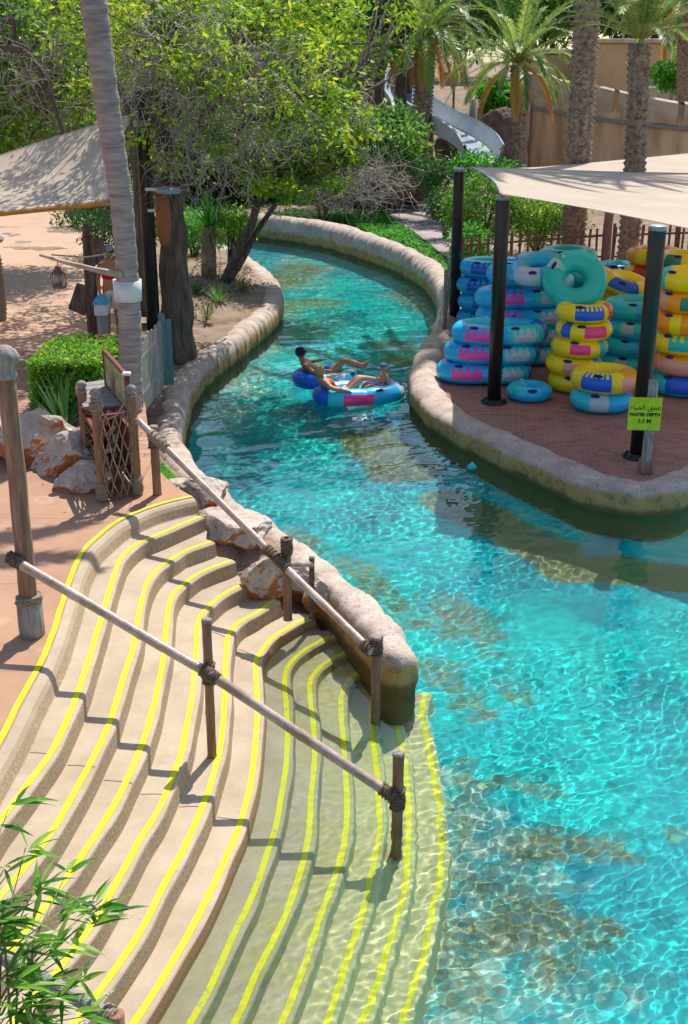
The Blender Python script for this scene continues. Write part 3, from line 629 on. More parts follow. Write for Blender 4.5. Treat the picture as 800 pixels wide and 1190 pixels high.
def boulder(c, d, seed, label, rot=0, cat='boulder', name='boulder', m=None, sub=4, tilt=0):
    bm = bmesh.new(); bmesh.ops.create_icosphere(bm, subdivisions=sub, radius=1); sv = Vector((seed*3.7, seed*1.3, seed))
    rn = random.Random(seed); planes = [(Vector((rn.gauss(0, 1), rn.gauss(0, 1), rn.gauss(0, .8))).normalized(), rn.uniform(.55, .85)) for _ in range(11)]
    mt = Matrix.Rotation(rot, 4, 'Z') @ Matrix.Rotation(tilt, 4, 'Y')
    for v in bm.verts:
        p = v.co.copy()
        for n_, h in planes:
            e = p.dot(n_)-h
            if e > 0: p -= n_*e*.92
        p += p.normalized()*(noise.noise(p*2.2+sv)*.13+noise.noise(p*6+sv)*.055+noise.noise(p*14+sv)*.025)
        v.co = mt @ Vector((p.x*d[0], p.y*d[1], p.z*d[2]))
    me = bpy.data.meshes.new(name); bm.to_mesh(me); bm.free(); me.materials.append(m or rkm)
    for pl in me.polygons: pl.use_smooth = False
    o = bpy.data.objects.new(name, me); COL.objects.link(o); o.location = c; return tag(o, label, cat)
def bl(px, py, z, w_px, h, depth, seed, label, rot=0, **k):
    q = P(px, py, z); s_ = w_px/FPX*math.hypot(q.y, CAMH-z)/2*1.28; return boulder(q+Vector((0, depth*.5, h*.35)), (s_, depth, h), seed, label, rot, **k)
bl(34, 540, DZ, 84, .50, .5, 4, 'grey-topped orange boulder behind the tall left post', .3)
bl(-14, 530, DZ, 50, .42, .45, 5, 'orange boulder cut off by the left edge of the photo')
bl(80, 554, DZ, 100, .40, .45, 6, 'wide pale-topped boulder left of the netted stand', -.25, tilt=-.25)
bl(97, 571, DZ, 68, .26, .30, 7, 'small low orange boulder at the foot of the netted stand')
bl(266, 632, .62, 80, .28, .55, 8, 'broad pitted boulder at the top right of the steps', .2)
bl(309, 684, .40, 52, .30, .26, 9, 'round orange boulder under the far handrail')
bl(232, 590, .85, 62, .26, .5, 11, 'low sandy rock at the top of the steps')
bl(346, 690, .18, 52, .26, .22, 12, 'orange rock wedged between the kerb and the steps')
bl(205, 575, .95, 34, .12, .25, 13, 'small flat stone by the short rail post')
bl(378, 712, .12, 44, .30, .22, 14, 'wet dark orange rock where the steps meet the kerb')
# ================================================================ netted stand
zs = DZ; s0 = P(120, 583, zs); s1 = P(160, 575, zs); s2 = P(103, 552, zs); s3 = P(140, 545, zs)
ht0 = PD(120, 462, s0.y).z; ht1 = PD(158, 457, s1.y).z
stand = thing('netted_stand', (s0+s1+s2+s3)/4, 'rustic wooden stand with slatted top, rope net front and cut-log filling', 'stand')
def spost(b, top, r, m='brown'):
    mb = MB(); bamboo(mb, b, Vector((b.x, b.y, top)), r, .5); o = mb.build('post', M[m], stand)
    mb = MB(); mb.lathe((b.x, b.y, top), [(r*1.0, -.04), (r*1.15, -.02), (r*.8, .0), (r*.85, .03), (r*1.2, .05), (r*.9, .09), (.02, .11)], 12); mb.build('finial', M['greywood'], o)
    lashing(Vector((b.x, b.y, zs+.03)), Vector((b.x, b.y, zs+.24)), r*1.25, 'lashing', o, 'rope', 6)
    return o
spost(s0, ht0, .06); spost(s1, ht1, .06); spost(s2, PD(103, 452, s2.y).z, .06); spost(s3, PD(140, 440, s3.y).z, .05)
lashing(Vector((s0.x, s0.y, ht0-.16)), Vector((s0.x, s0.y, ht0-.06)), .075, 'lashing', stand, 'rope', 4)
# slatted table top
zt = zs+1.00; ta = PD(88, 446, s2.y-.05); 
T = [P(88, 446, zt), P(121, 441, zt), P(143, 470, zt), P(97, 473, zt)]
mb = MB()
for i in range(6):
    a = T[0].lerp(T[3], (i+.06)/6); b = T[1].lerp(T[2], (i+.06)/6); a2 = T[0].lerp(T[3], (i+.94)/6); b2 = T[1].lerp(T[2], (i+.94)/6)
    vs = [a, b, b2, a2]; vs += [v-Vector((0, 0, .03)) for v in vs]
    mb.add(vs, [(3, 2, 1, 0), (4, 5, 6, 7), (0, 1, 5, 4), (1, 2, 6, 5), (2, 3, 7, 6), (3, 0, 4, 7)])
mb.build('slatted_top', M['greywood'], stand)
mb = MB(); dn = Vector((0, 0, .05))
for a, b in ((T[0], T[3]), (T[1], T[2]), (T[3], T[2]), (T[0], T[1])): mb.beam(a.lerp(b, .04)-dn, b.lerp(a, .04)-dn, .04, .05)
mb.build('top_frame', M['redwood'], stand); mb = MB(); mb.beam(s0+Vector((0, 0, .08)), s1+Vector((0, 0, .08)), .05, .05); mb.beam(s2+Vector((0, 0, .08)), s0+Vector((0, 0, .08)), .05, .05); mb.build('bottom_rail', M['redwood'], stand); mb = MB(); mb.beam(s0+Vector((0, 0, ht0-zs-.25)), s1+Vector((0, 0, ht1-zs-.25)), .05, .05)
mb.beam(s2+Vector((0, 0, .85)), s0+Vector((0, 0, .85)), .05, .05)
mb.build('frame', M['redwood'], stand)
# inside: dark back boards and cut logs
mb = MB(); bx = (s0+s1+s2+s3)/4; bx.z = zs
mb.beam(s2+Vector((.05, .02, .42)), s3+Vector((-.03, .02, .42)), .03, .78); mb.beam(s3+Vector((0, .0, .42)), s1+Vector((0, .03, .42)), .03, .75); mb.build('back_boards', M['redwood'], stand)
mb = MB(); rn = random.Random(8)
for i in range(17):
    t_ = rn.random(); c = (s0.lerp(s1, .15+.75*t_)).lerp(s2.lerp(s3, .15+.75*t_), rn.uniform(.25, .7)); c.z = zs+.08+.8*rn.random()
    d = Vector((rn.gauss(0, 1), rn.gauss(0, .8), rn.gauss(0, .6))).normalized()*rn.uniform(.06, .12); mb.tube([c-d, c+d], rn.uniform(.025, .04), 8)
mb.build('cut_logs', mat('cut_wood', ((.50, .32, .22), (.22, .10, .06)), .8, scale=7), stand)
# rope net on the front
na, nb = s0+Vector((.03, -.07, 0)), s1+Vector((-.01, -.07, 0)); zt0 = ht0-zs-.10; mb = MB(); rows, cols = 6, 4
def npnt(i, j):     # staggered diamond net, sagging
    u = (j+(.5 if i % 2 else 0))/cols; u = min(max(u, 0), 1); v_ = i/rows
    sag = .06*math.sin(math.pi*u)*v_; q = na.lerp(nb, u); rn = random.Random(i*31+j)
    return q+Vector((rn.uniform(-.015, .015), -.03*math.sin(math.pi*u)+rn.uniform(-.01, .01), .06+(zt0-.06)*v_-sag*2.2+rn.uniform(-.015, .015)))
for i in range(rows):
    for j in range(cols+1):
        for dj in ((0, -1) if i % 2 == 0 else (0, 1)):
            j2 = j+dj
            if 0 <= j2 <= cols and 0 <= j <= cols: 
                a, b = npnt(i, j), npnt(i+1, j2)
                if (a-b).length < .35: mb.tube([a, a.lerp(b, .5)+Vector((0, 0, -.008)), b], .0085, 5)
mb.tube([npnt(rows, 0)+Vector((0, 0, .03)), na.lerp(nb, .3)+Vector((0, -.04, zt0-.16)), na.lerp(nb, .6)+Vector((0, -.04, zt0-.13)), npnt(rows, cols)+Vector((0, 0, .06))], .012, 6)
mb.build('rope_net', M['rope'], stand)
# left side panel of chain-like dark netting
mb = MB()
for i in range(5):
    for j in range(3):
        a = s2.lerp(s0, j/3)+Vector((0, 0, .1+.15*i)); b = s2.lerp(s0, (j+1)/3)+Vector((0, 0, .1+.15*(i+1 if (i+j) % 2 else i-.0)))
        mb.tube([a, b], .012, 5); mb.tube([a, s2.lerp(s0, (j+1)/3)+Vector((0, 0, .1+.15*(i+(0 if (i+j) % 2 else 1))))], .012, 5)
mb.build('side_net', M['darkrope'], stand)
# --- notice board standing on the stand
zb = zt+.0; b0 = PD(127, 445, s2.y); b1 = PD(151, 490, s1.y+.02)
nb0 = P(124, 447, zt+.02); nb1 = P(151, 480, zt-.02)
hb = .46
t = thing('notice_board', (nb0+nb1)/2, 'red-framed picture board standing slanted at the back of the netted stand', 'board')
ax = (nb1-nb0); up = Vector((0, 0, 1)); nrm = ax.cross(up).normalized()
def bp(u, v_, o_=0): return nb0+ax*u+up*(hb*v_)+nrm*o_
mb = MB()
for a, b in (((0, 0), (1, 0)), ((0, 1), (1, 1)), ((0, 0), (0, 1)), ((1, 0), (1, 1))): mb.beam(bp(*a), bp(*b), .045, .05)
mb.build('frame', M['redwood'], t)
mb = MB(); mb.add([bp(.02, .03, -.012), bp(.98, .03, -.012), bp(.98, .97, -.012), bp(.02, .97, -.012), bp(.02, .03, .012), bp(.98, .03, .012), bp(.98, .97, .012), bp(.02, .97, .012)], [(0, 1, 2, 3), (7, 6, 5, 4), (0, 4, 5, 1), (1, 5, 6, 2), (2, 6, 7, 3), (3, 7, 4, 0)])
mb.build('panel', mat('board_print', ((.42, .38, .22), (.10, .20, .10), (.28, .26, .12)), .4, scale=9), t)
mb = MB(); mb.tube([bp(.95, -.1), bp(.95, 1.02)], .03, 8); mb.build('leg', M['brown'], t)
mb = MB(); mb.box(bp(.97, 1.06), (.10, .10, .04), mi=0, ch=.01); mb.build('cap', M['white'], t)
# --- dark red panel behind
q = P(128, 452, DZ); 
t = thing('red_panel_box', q, 'dark red-brown timber box behind the stand, at the foot of the palm', 'cabinet')
mb = MB(); hh = PD(128, 396, q.y).z-DZ; mb.box(q+Vector((0, .12, hh/2)), (.34, .3, hh), mi=0, ch=.01); mb.build('body', M['redwood'], t)
mb = MB(); mb.box(q+Vector((0, .12, hh+.02)), (.39, .36, .04), Matrix.Rotation(.25, 4, 'Y'), ch=.01); mb.build('lid', M['redwood'], t)
# ================================================================ lamp box on a post, totem post, lantern arm
q = P(121, 398, DZ)
t = thing('lantern_post', q, 'white square lantern with a sky-blue roof on a low post, left of the palm trunk', 'lantern')
mb = MB(); zq = PD(121, 366, q.y).z; mb.box((q.x, q.y, (DZ+zq)/2), (.18, .18, zq-DZ), ch=.01); mb.build('post', M['greywood'], t)
mb = MB(); z1 = PD(121, 352, q.y).z; mb.box((q.x, q.y, (zq+z1)/2), (.24, .24, z1-zq), ch=.02); mb.build('lamp_box', M['white'], t)
mb = MB(); mb.lathe((q.x, q.y, z1), [(.2, -.01), (.2, .03), (.12, .11), (.04, .16)], 4, smooth=False, rot=Matrix.Rotation(R(45), 4, 'Z')); mb.build('roof', mat('blue_roof', (.10, .42, .60), .4), t)
q = P(110, 392, DZ)
t = thing('totem_post', q, 'dark carved post with a ball finial and a hanging shield plate on the tan plaza', 'post')
mb = MB(); zq = PD(100, 275, q.y).z
p1 = Vector((PD(102, 275, q.y).x, q.y, zq)); mb.tube([q, q.lerp(p1, .5), p1], [.13, .12, .10], 10); mb.build('shaft', M['bark'], t)
mb = MB(); mb.lathe(p1, [(.07, 0), (.12, .02), (.05, .06), (.10, .11), (.11, .16), (.06, .21), (.01, .22)], 12); mb.build('finial', M['bark'], t)
mb = MB(); prof = [(.0, .0), (.22, .0), (.26, -.15), (.24, -.38), (.10, -.50), (.0, -.5)]
mb.add([p1+Vector((.06+a, -.1, b-.02)) for a, b in prof]+[p1+Vector((.06+a, -.05, b-.02)) for a, b in prof], [tuple(range(6))[::-1], tuple(range(6, 12))]+[(i, (i+1) % 6, (i+1) % 6+6, i+6) for i in range(6)]); mb.build('shield_plate', M['bark'], t)
mb = MB(); mb.box(q+Vector((-.2, -.02, .75)), (.34, .08, .55), Matrix.Rotation(.4, 4, 'Y'), ch=.02); mb.build('side_plate', M['bark'], t)
# ================================================================ the tall near palm
pb = P(150, 478, DZ); Yp = pb.y; print('palm', pb)
pts = [(150,478),(151,440),(152,400),(150,350),(147,300),(141,230),(129,150),(118,70),(109,0),(100,-70),(93,-130),(90,-165)]
pts[-4:] = [(109,0),(100,-70),(90,-170),(84,-260)]
PP = [PD(a, b, Yp-.01*i) for i, (a, b) in enumerate(pts)]; W_ = [.20, .185, .175, .17, .165, .17, .175, .18, .185, .18, .18, .2]
Q = resample([(*p, w_) for p, w_ in zip(PP, W_)], n=60)
# rings: resample measures in plan, so rebuild by index
Q = []
for i in range(len(PP)-1):
    for s_ in np.linspace(0, 1, 14, endpoint=False): Q.append((PP[i].lerp(PP[i+1], s_), W_[i]*(1-s_)+W_[i+1]*s_))
rs = [b*(1+.045*math.sin(i*1.55)+.04*noise.noise(Vector((i*.3, 0, 0)))) for i, (a, b) in enumerate(Q)]
palm = thing('coconut_palm', pb, 'tall ringed smooth grey-pink palm trunk leaning left in front of the sail', 'palm tree')
mb = MB(); mb.tube([a for a, b in Q], rs, 16); mb.build('trunk', M['smoothpalm'], palm)
mb = MB(); c0 = PD(149, 349, Yp); c1 = PD(148, 325, Yp); mb.tube([c0, c1], [.208, .214], 20); mb.build('collar', M['white'], palm)
palmtop = PP[-1]
# lantern arm lashed to the trunk
e0 = PD(46, 297, Yp-.1); e1 = PD(142, 320, Yp-.22)
t = thing('crooked_pole', e1, 'crooked pale branch sticking out left from the palm trunk, with a guy rope', 'pole')
mb = MB(); mb.tube(jitterpath(e0, e1, 8, .03), [.02, .024, .028, .032, .036, .04, .045, .05, .05], 8); mb.build('branch', M['rail'], t)
mb = MB(); mb.tube([PD(60, 296, Yp-.12), PD(100, 299, Yp-.2), PD(135, 294, Yp-.2)], .012, 6); mb.build('guy_rope', M['rope'], t)
l0 = PD(67, 305, Yp-.12)
t = thing('hanging_lantern', l0-Vector((0, 0, .42)), 'small rusty ship lantern hanging from the branch on the palm', 'lantern')
rust = mat('rusty_metal', ((.28, .15, .10), (.12, .06, .045)), .7, scale=9, metal=.3)
mb = MB(); mb.lathe(l0, [(.10, -.37), (.11, -.34), (.085, -.32), (.085, -.31)], 14); mb.build('housing', rust, t); mb = MB(); mb.lathe(l0, [(.085, -.16), (.09, -.14), (.05, -.09), (.05, -.06), (.02, -.04)], 14); mb.build('hood', rust, t)
mb = MB(); mb.lathe(l0, [(.06, -.31), (.075, -.24), (.06, -.16)], 12); mb.build('glass', mat('dusty_glass', (.35, .30, .25), .2, spec=.6), t)
mb = MB(); 
for a in range(4): 
    an = a*math.pi/2+.4; mb.tube([l0+Vector((.09*math.cos(an), .09*math.sin(an), z_)) for z_ in (-.33, -.24, -.15)], .007, 5)
mb.tube([l0+Vector((.12*math.cos(an), 0, -.24+.14*math.sin(an))) for an in np.linspace(-.8, math.pi+.8, 14)], .006, 5); mb.tube([l0+Vector((0, 0, -.04)), l0+Vector((0, 0, .05))], .008, 5); mb.build('guard', rust, t)
# ================================================================ left sail, its pole, wall lamp
polb = PD(178, 366, 23.4); polb.z = gz(polb.x, polb.y)
t = thing('sail_pole', polb, 'thick black pole behind the palm, holding the raised corner of the left sail', 'pole')
mb = MB(); zt = PD(175, 106, 23.4).z; mb.lathe((polb.x, polb.y, 0), [(.135, polb.z-.3), (.13, zt-.02), (.11, zt)], 20); mb.build('shaft', M['black'], t)
mb = MB(); mb.lathe((polb.x, polb.y, zt-.62), [(.14, 0), (.16, .02), (.16, .1), (.14, .12)], 16); mb.tube([Vector((polb.x, polb.y-.17, zt-.56)), PD(157, 131, 23.2)], .02, 6); mb.build('clamp', M['steel'], t)
def sailmesh(corners, nu=30, nv=24, sagu=.10, belly=.25, thick=.012):
    """four corners (A,B,C,D in order); edges scooped inwards; hyperbolic surface with real thickness"""
    A_, B_, C_, D_ = corners; c = (A_+B_+C_+D_)/4; vs = []
    for j in range(nv+1):
        v_ = j/nv
        for i in range(nu+1):
            u = i/nu; p = (A_*(1-u)+B_*u)*(1-v_)+(D_*(1-u)+C_*u)*v_
            eu = 4*u*(1-u); ev = 4*v_*(1-v_); k = max(eu*abs(2*v_-1)**3, ev*abs(2*u-1)**3)
            p = p.lerp(Vector((c.x, c.y, p.z)), sagu*k); p.z -= belly*eu*ev
            vs.append(p)
    n = len(vs); vs += [v-Vector((0, 0, thick)) for v in vs]; W1 = nu+1
    fs = [(j*W1+i, j*W1+i+1, (j+1)*W1+i+1, (j+1)*W1+i) for j in range(nv) for i in range(nu)]
    fs += [tuple(n+q_ for q_ in f[::-1]) for f in fs]
    loop = [i for i in range(nu+1)]+[j*W1+nu for j in range(1, nv+1)]+[nv*W1+i for i in range(nu-1, -1, -1)]+[j*W1 for j in range(nv-1, 0, -1)]
    fs += [(loop[a], loop[(a+1) % len(loop)], n+loop[(a+1) % len(loop)], n+loop[a]) for a in range(len(loop))]
    return vs, fs, [vs[i] for i in loop], (nu, nv)
SA = PD(157, 131, 23.2); SB = PD(126, 233, 21.0); SC = PD(-150, 262, 20.5); SD = PD(-150, 226, 25.5)
t = thing('shade_sail', SB, 'beige shade sail on the left dappled by branch shadows, orange hem below', 'shade sail')
vs, fs, loop, (nu, nv) = sailmesh([SA, SB, SC, SD], sagu=.05, belly=.12)
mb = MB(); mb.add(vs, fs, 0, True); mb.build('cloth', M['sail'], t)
mb = MB(); mb.tube([p-Vector((0, 0, .05)) for p in loop[nu:nu+nv+1]], .04, 6); mb.build('hem', M['orange'], t)
pq = Vector((SC.x, SC.y, DZ)); t = thing('sail_pole', pq, 'black pole outside the left edge holding the near sail corner', 'pole'); mb = MB(); mb.tube([pq, (SC.x, SC.y, SC.z+.3)], .13, 14); mb.build('shaft', M['black'], t)
# post lamp behind palm
q = P(152, 330, 1.0); q.y = 30; q = PD(152, 330, 30); q.z = 1.0
t = thing('lamp_post', q, 'dark pointed lamp on a post with white brackets, between palm and black pole', 'lamp')
z1 = PD(152, 212, 30).z; z2 = PD(152, 178, 30).z
mb = MB(); mb.lathe((q.x, q.y, 0), [(.08, .9), (.08, z1)], 12); mb.build('post', M['redwood'], t)
mb = MB(); mb.lathe((q.x, q.y, 0), [(.10, z1), (.15, z1+.05), (.14, z2-.22), (.17, z2-.2), (.06, z2-.04), (.01, z2)], 14); mb.build('lamp_head', M['black'], t)
mb = MB(); mb.box((q.x, q.y, z1-.15), (.28, .28, .2), ch=.02); mb.box((q.x+.05, q.y, z1-.75), (.22, .28, .18), ch=.02); mb.build('bracket', M['white'], t)
# box light on the trunk
q = PD(196, 222, 22.9)
t = thing('tree_lamp', q, 'round-backed lamp with pale blue lid and orange side fixed beside the black pole', 'lamp')
mb = MB(); mb.lathe(q, [(.21, -.04), (.24, 0), (.22, .05), (.12, .08), (.02, .09)], 18); mb.build('lid', mat('pale_blue_metal', (.34, .42, .55), .35), t)
mb = MB(); mb.lathe(q-Vector((.12, 0, 0)), [(.07, -1.0), (.12, -.85), (.14, -.5), (.13, -.05)], 14); mb.build('shell', mat('orange_shell', ((.42, .13, .05), (.22, .08, .04)), .7, scale=3), t)
mb = MB(); mb.box(q+Vector((-.25, 0, .03)), (.35, .06, .05)); mb.box(q+Vector((-.25, 0, -.35)), (.3, .06, .05)); mb.build('bracket', M['white'], t)
# ================================================================ picket fences
def pickets(name, A_, B_, h, step, label, m, w_=.08, jit=.05, rails=2, cat='fence', posts=1.8, teal=False):
    t = thing(name, A_, label, cat); d = B_-A_; L_ = d.length; mb = MB(); q = Matrix.Rotation(math.atan2(d.y, d.x), 4, 'Z'); rn = random.Random(name+label); n = int(L_/step)
    for i in range(n+1):
        c = A_.lerp(B_, i/max(n, 1)); hh = h+rn.uniform(-jit, jit); mb.box((c.x, c.y, c.z+hh/2), (w_*rn.uniform(.8, 1.1), .022, hh), q @ Matrix.Rotation(rn.uniform(-.04, .04), 4, 'Y'), ch=.004)
    mb.build('pickets', m, t)
    mb = MB()
    for k in range(rails): zz = h*(.28+.5*k); mb.beam(A_+Vector((0, .03, zz)), B_+Vector((0, .03, zz)), .035, .06)
    mb.build('rails', m, t)
    k = max(1, round(L_/posts))
    for i in range(k+1):
        c = A_.lerp(B_, i/k)+Vector((0, .09, 0)); mb = MB(); mb.tube([c, c+Vector((0, 0, h+.06))], .045, 8); mb.build('post', m, t)
    return t
fa = P(163, 486, DZ-.15); fb = P(192, 446, DZ-.25)
t = pickets('picket_fence', fa, fb, 1.12, .115, 'weathered grey fence of tall narrow boards between palm and left kerb', M['greywood'], .10, .07)
q = fb+Vector((0, -.04, 0)); mb = MB(); mb.box(q+Vector((0, 0, .62)), (.10, .04, 1.25), ch=.005); mb.box(q+Vector((.12, 0, .57)), (.09, .035, 1.15), ch=.005); mb.build('teal_board', mat('teal_paint', ((.10, .30, .33), (.12, .18, .18)), .7, scale=4), t)
brf = mat('brown_fence', ((.26, .15, .10), (.13, .07, .05)), .8, scale=5)
fc = P(537, 326, .32); fd = P(700, 312, .32); fe = P(860, 306, .32)
pickets('picket_fence', fc, fd, 1.25, .26, 'brown picket fence behind the blue swim rings', brf, .08, .06)
pickets('picket_fence', fd+Vector((.3, 0, 0)), fe, 1.25, .22, 'brown picket fence behind the yellow swim rings at right', brf, .08, .06)
pickets('picket_fence', P(517, 384, .4), P(528, 330, .4), 1.3, .30, 'short grey railing from the kerb to the rear black pole', M['greywood'], .05, .02)
q = PD(703, 318, 36); q.z = .3
t = thing('timber_post', q, 'plain wooden post behind the fence, left of the rough palm trunk', 'post'); mb = MB(); mb.tube(jitterpath(q, Vector((q.x, q.y, PD(703, 238, 36).z)), 4, .02), .13, 10); mb.build('shaft', M['wood'], t)
# ================================================================ black poles and the sails over the island
def bpole(bx_, by_, tx, ty, r, label):
    b = P(bx_, by_, .335); zt = PD(tx, ty, b.y).z; t = thing('black_pole', b, label, 'pole', 'black poles of the ring stand')
    mb = MB(); mb.lathe((b.x, b.y, 0), [(r, b.z), (r, zt-.02), (r*.93, zt)], 24); mb.build('shaft', M['black'], t)
    mb = MB(); mb.lathe((b.x, b.y, b.z), [(r*1.9, 0), (r*1.9, .03), (r*1.15, .035), (r*1.1, .07)], 20)
    for k in range(8): mb.lathe((b.x+r*1.55*math.cos(k*.785), b.y+r*1.55*math.sin(k*.785), b.z+.03), [(.022, 0), (.022, .035), (.012, .04)], 6)
    mb.build('base_flange', M['black'], t)
    mb = MB(); mb.lathe((b.x, b.y, zt), [(r*1.02, -.06), (r*1.04, .0), (r*.9, .015)], 20); mb.build('cap', M['steel'], t); return Vector((b.x, b.y, zt))
tp1 = bpole(528, 376, 529, 196, .125, 'rear black pole at the left corner of the ring stand, beside the grey railing')
tp2 = bpole(574, 468, 568, 228, .125, 'black pole in front of the stacked blue double rings')
tp3 = bpole(741, 531, 753, 263, .125, 'black pole behind the yellow-green depth sign')
print('poles', tp1, tp2, tp3)
a = tp1+Vector((.25, -.1, -.06)); b = tp2+Vector((.2, .2, .0)); 
C3 = tp3+Vector((1.9, -.1, -.25)); C3 = PD(880, 282, tp3.y+.3); D3 = PD(900, 205, tp1.y+2)
t = thing('shade_sail', tp2, 'large beige shade sail over the ring stand with palm frond shadows', 'shade sail')
vs, fs, loop, (nu, nv) = sailmesh([PD(548, 194, tp1.y), PD(582, 225, 20.1), PD(880, 282, 17.2), PD(900, 204, tp1.y+3)], nu=36, nv=36, sagu=.05, belly=.10)
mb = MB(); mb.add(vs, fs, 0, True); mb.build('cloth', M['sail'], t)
mb = MB(); mb.tube([tp1+Vector((0, 0, -.05)), PD(548, 194, tp1.y)], .02, 6); mb.build('cable', M['steel'], t)
mb = MB(); mb.tube([tp2, PD(582, 225, 20.1)], .02, 6); mb.build('cable', M['steel'], t)
for e_ in ((loop[0:nu+1]), (loop[2*nu+nv:]+[loop[0]])):
    mb = MB(); mb.tube([p+Vector((0, 0, -.006)) for p in e_], .018, 6); mb.build('edge_cord', M['steel'], t)
t = thing('shade_sail', tp1, 'second pale shade sail behind the large one, in front of the palm trunks', 'shade sail')
vs, fs, loop, _ = sailmesh([PD(900, 168, 39.5), PD(640, 193, 38), PD(560, 197, 32.6), PD(900, 203, 32.6)], nu=30, nv=20, sagu=.05, belly=.05)
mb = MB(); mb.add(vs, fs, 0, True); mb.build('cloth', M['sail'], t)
q = PD(905, 300, 31); q.z = .3
t = thing('black_pole', q, 'black pole outside the right edge carrying both right sails', 'pole'); mb = MB(); mb.tube([q, Vector((q.x, q.y, PD(905, 170, 31).z))], .12, 14); mb.build('shaft', M['black'], t)
q = PD(640, 250, 38.5); q.z = .3
# ================================================================ depth sign
q = P(750, 549, .335); Ys = q.y
t = thing('depth_sign', q, 'yellow-green depth sign on a weathered white post at the kerb of the island', 'sign')
mb = MB(); mb.tube(jitterpath(q, Vector((q.x, q.y, PD(753, 442, Ys).z)), 6, .01), .075, 12); mb.build('post', mat('peeling_post', ((.40, .38, .36), (.18, .14, .12)), .8, stretch=(4, 4, 1), scale=5), t)
mb = MB(); mb.box((q.x, q.y, q.z+.1), (.19, .19, .22), ch=.02); mb.build('base', M['wood'], t)
c = PD(749.5, 481, Ys-.12); sw = 30*Ys/math.cos(0)/FPX*1.03; print('sign', c, sw)
rot = Matrix.Rotation(R(-4), 4, 'Z'); mb = MB(); mb.box(c, (.48, .02, .50), rot, ch=.003); mb.build('plate', mat('lime_paint', (.62, .72, .02), .5), t)
blk = mat('sign_ink', (.02, .03, .02), .6)
def text(s_, c, size, parent, m, rz=0, rx=R(90), name='lettering', bold=0.0):
    cu = bpy.data.curves.new('lettering', 'FONT'); cu.body = s_; cu.size = size; cu.align_x = 'CENTER'; cu.align_y = 'CENTER'; cu.extrude = .001; cu.offset = bold
    tmp = bpy.data.objects.new('tmp', cu); COL.objects.link(tmp); dg = bpy.context.evaluated_depsgraph_get(); dg.update()
    me = bpy.data.meshes.new_from_object(tmp.evaluated_get(dg)); bpy.data.objects.remove(tmp)
    me.materials.clear(); me.materials.append(m); o = bpy.data.objects.new(name, me); COL.objects.link(o)
    o.parent = parent; o.matrix_parent_inverse = Matrix.Translation(-Vector(parent.location)); o.location = c; o.rotation_euler = (rx, 0, rz); return o
text('\uFEE9\uFE8E\uFEF4\uFEE4\uFEDF\uFE8D \uFED6\uFEE4\uFECB', c+Vector((0, -.016, .10)), .105, t, blk, R(-4))
text('WATER DEPTH', c+Vector((0, -.016, -.01)), .066, t, blk, R(-4), bold=.003)
text('1.1 M', c+Vector((0, -.016, -.11)), .085, t, blk, R(-4), bold=.003)
# ================================================================ left edge: barrel on a stone urn base
q = P(4, 372, DZ)
t = thing('rope_bollard', q, 'stone bollard wound with rope at the left edge of the photo', 'bollard')
mb = MB(); pr = []
for i in range(16):
    zz = i*.085; pr += [(.27+.04*math.sin(i*.2), zz), (.30+.04*math.sin(i*.2), zz+.045)]
mb.lathe(q+Vector((-.22, 0, 0)), pr, 20); mb.build('coiled_body', M['rope'], t)
q2 = q+Vector((-.25, .05, 1.45))
t = thing('wooden_bucket', q2, 'tilted wooden bucket with a metal rim on top of the rope-wound bollard', 'bucket')
rt = Matrix.Rotation(.5, 4, 'Y')
mb = MB(); mb.lathe(q2, [(.16, -.1), (.2, .1), (.25, .34), (.21, .34), (.14, .0)], 18, rot=rt); mb.build('staves', M['wood'], t)
mb = MB(); mb.lathe(q2, [(.25, .30), (.265, .31), (.265, .36), (.23, .37)], 18, rot=rt); mb.build('rim', M['steel'], t)
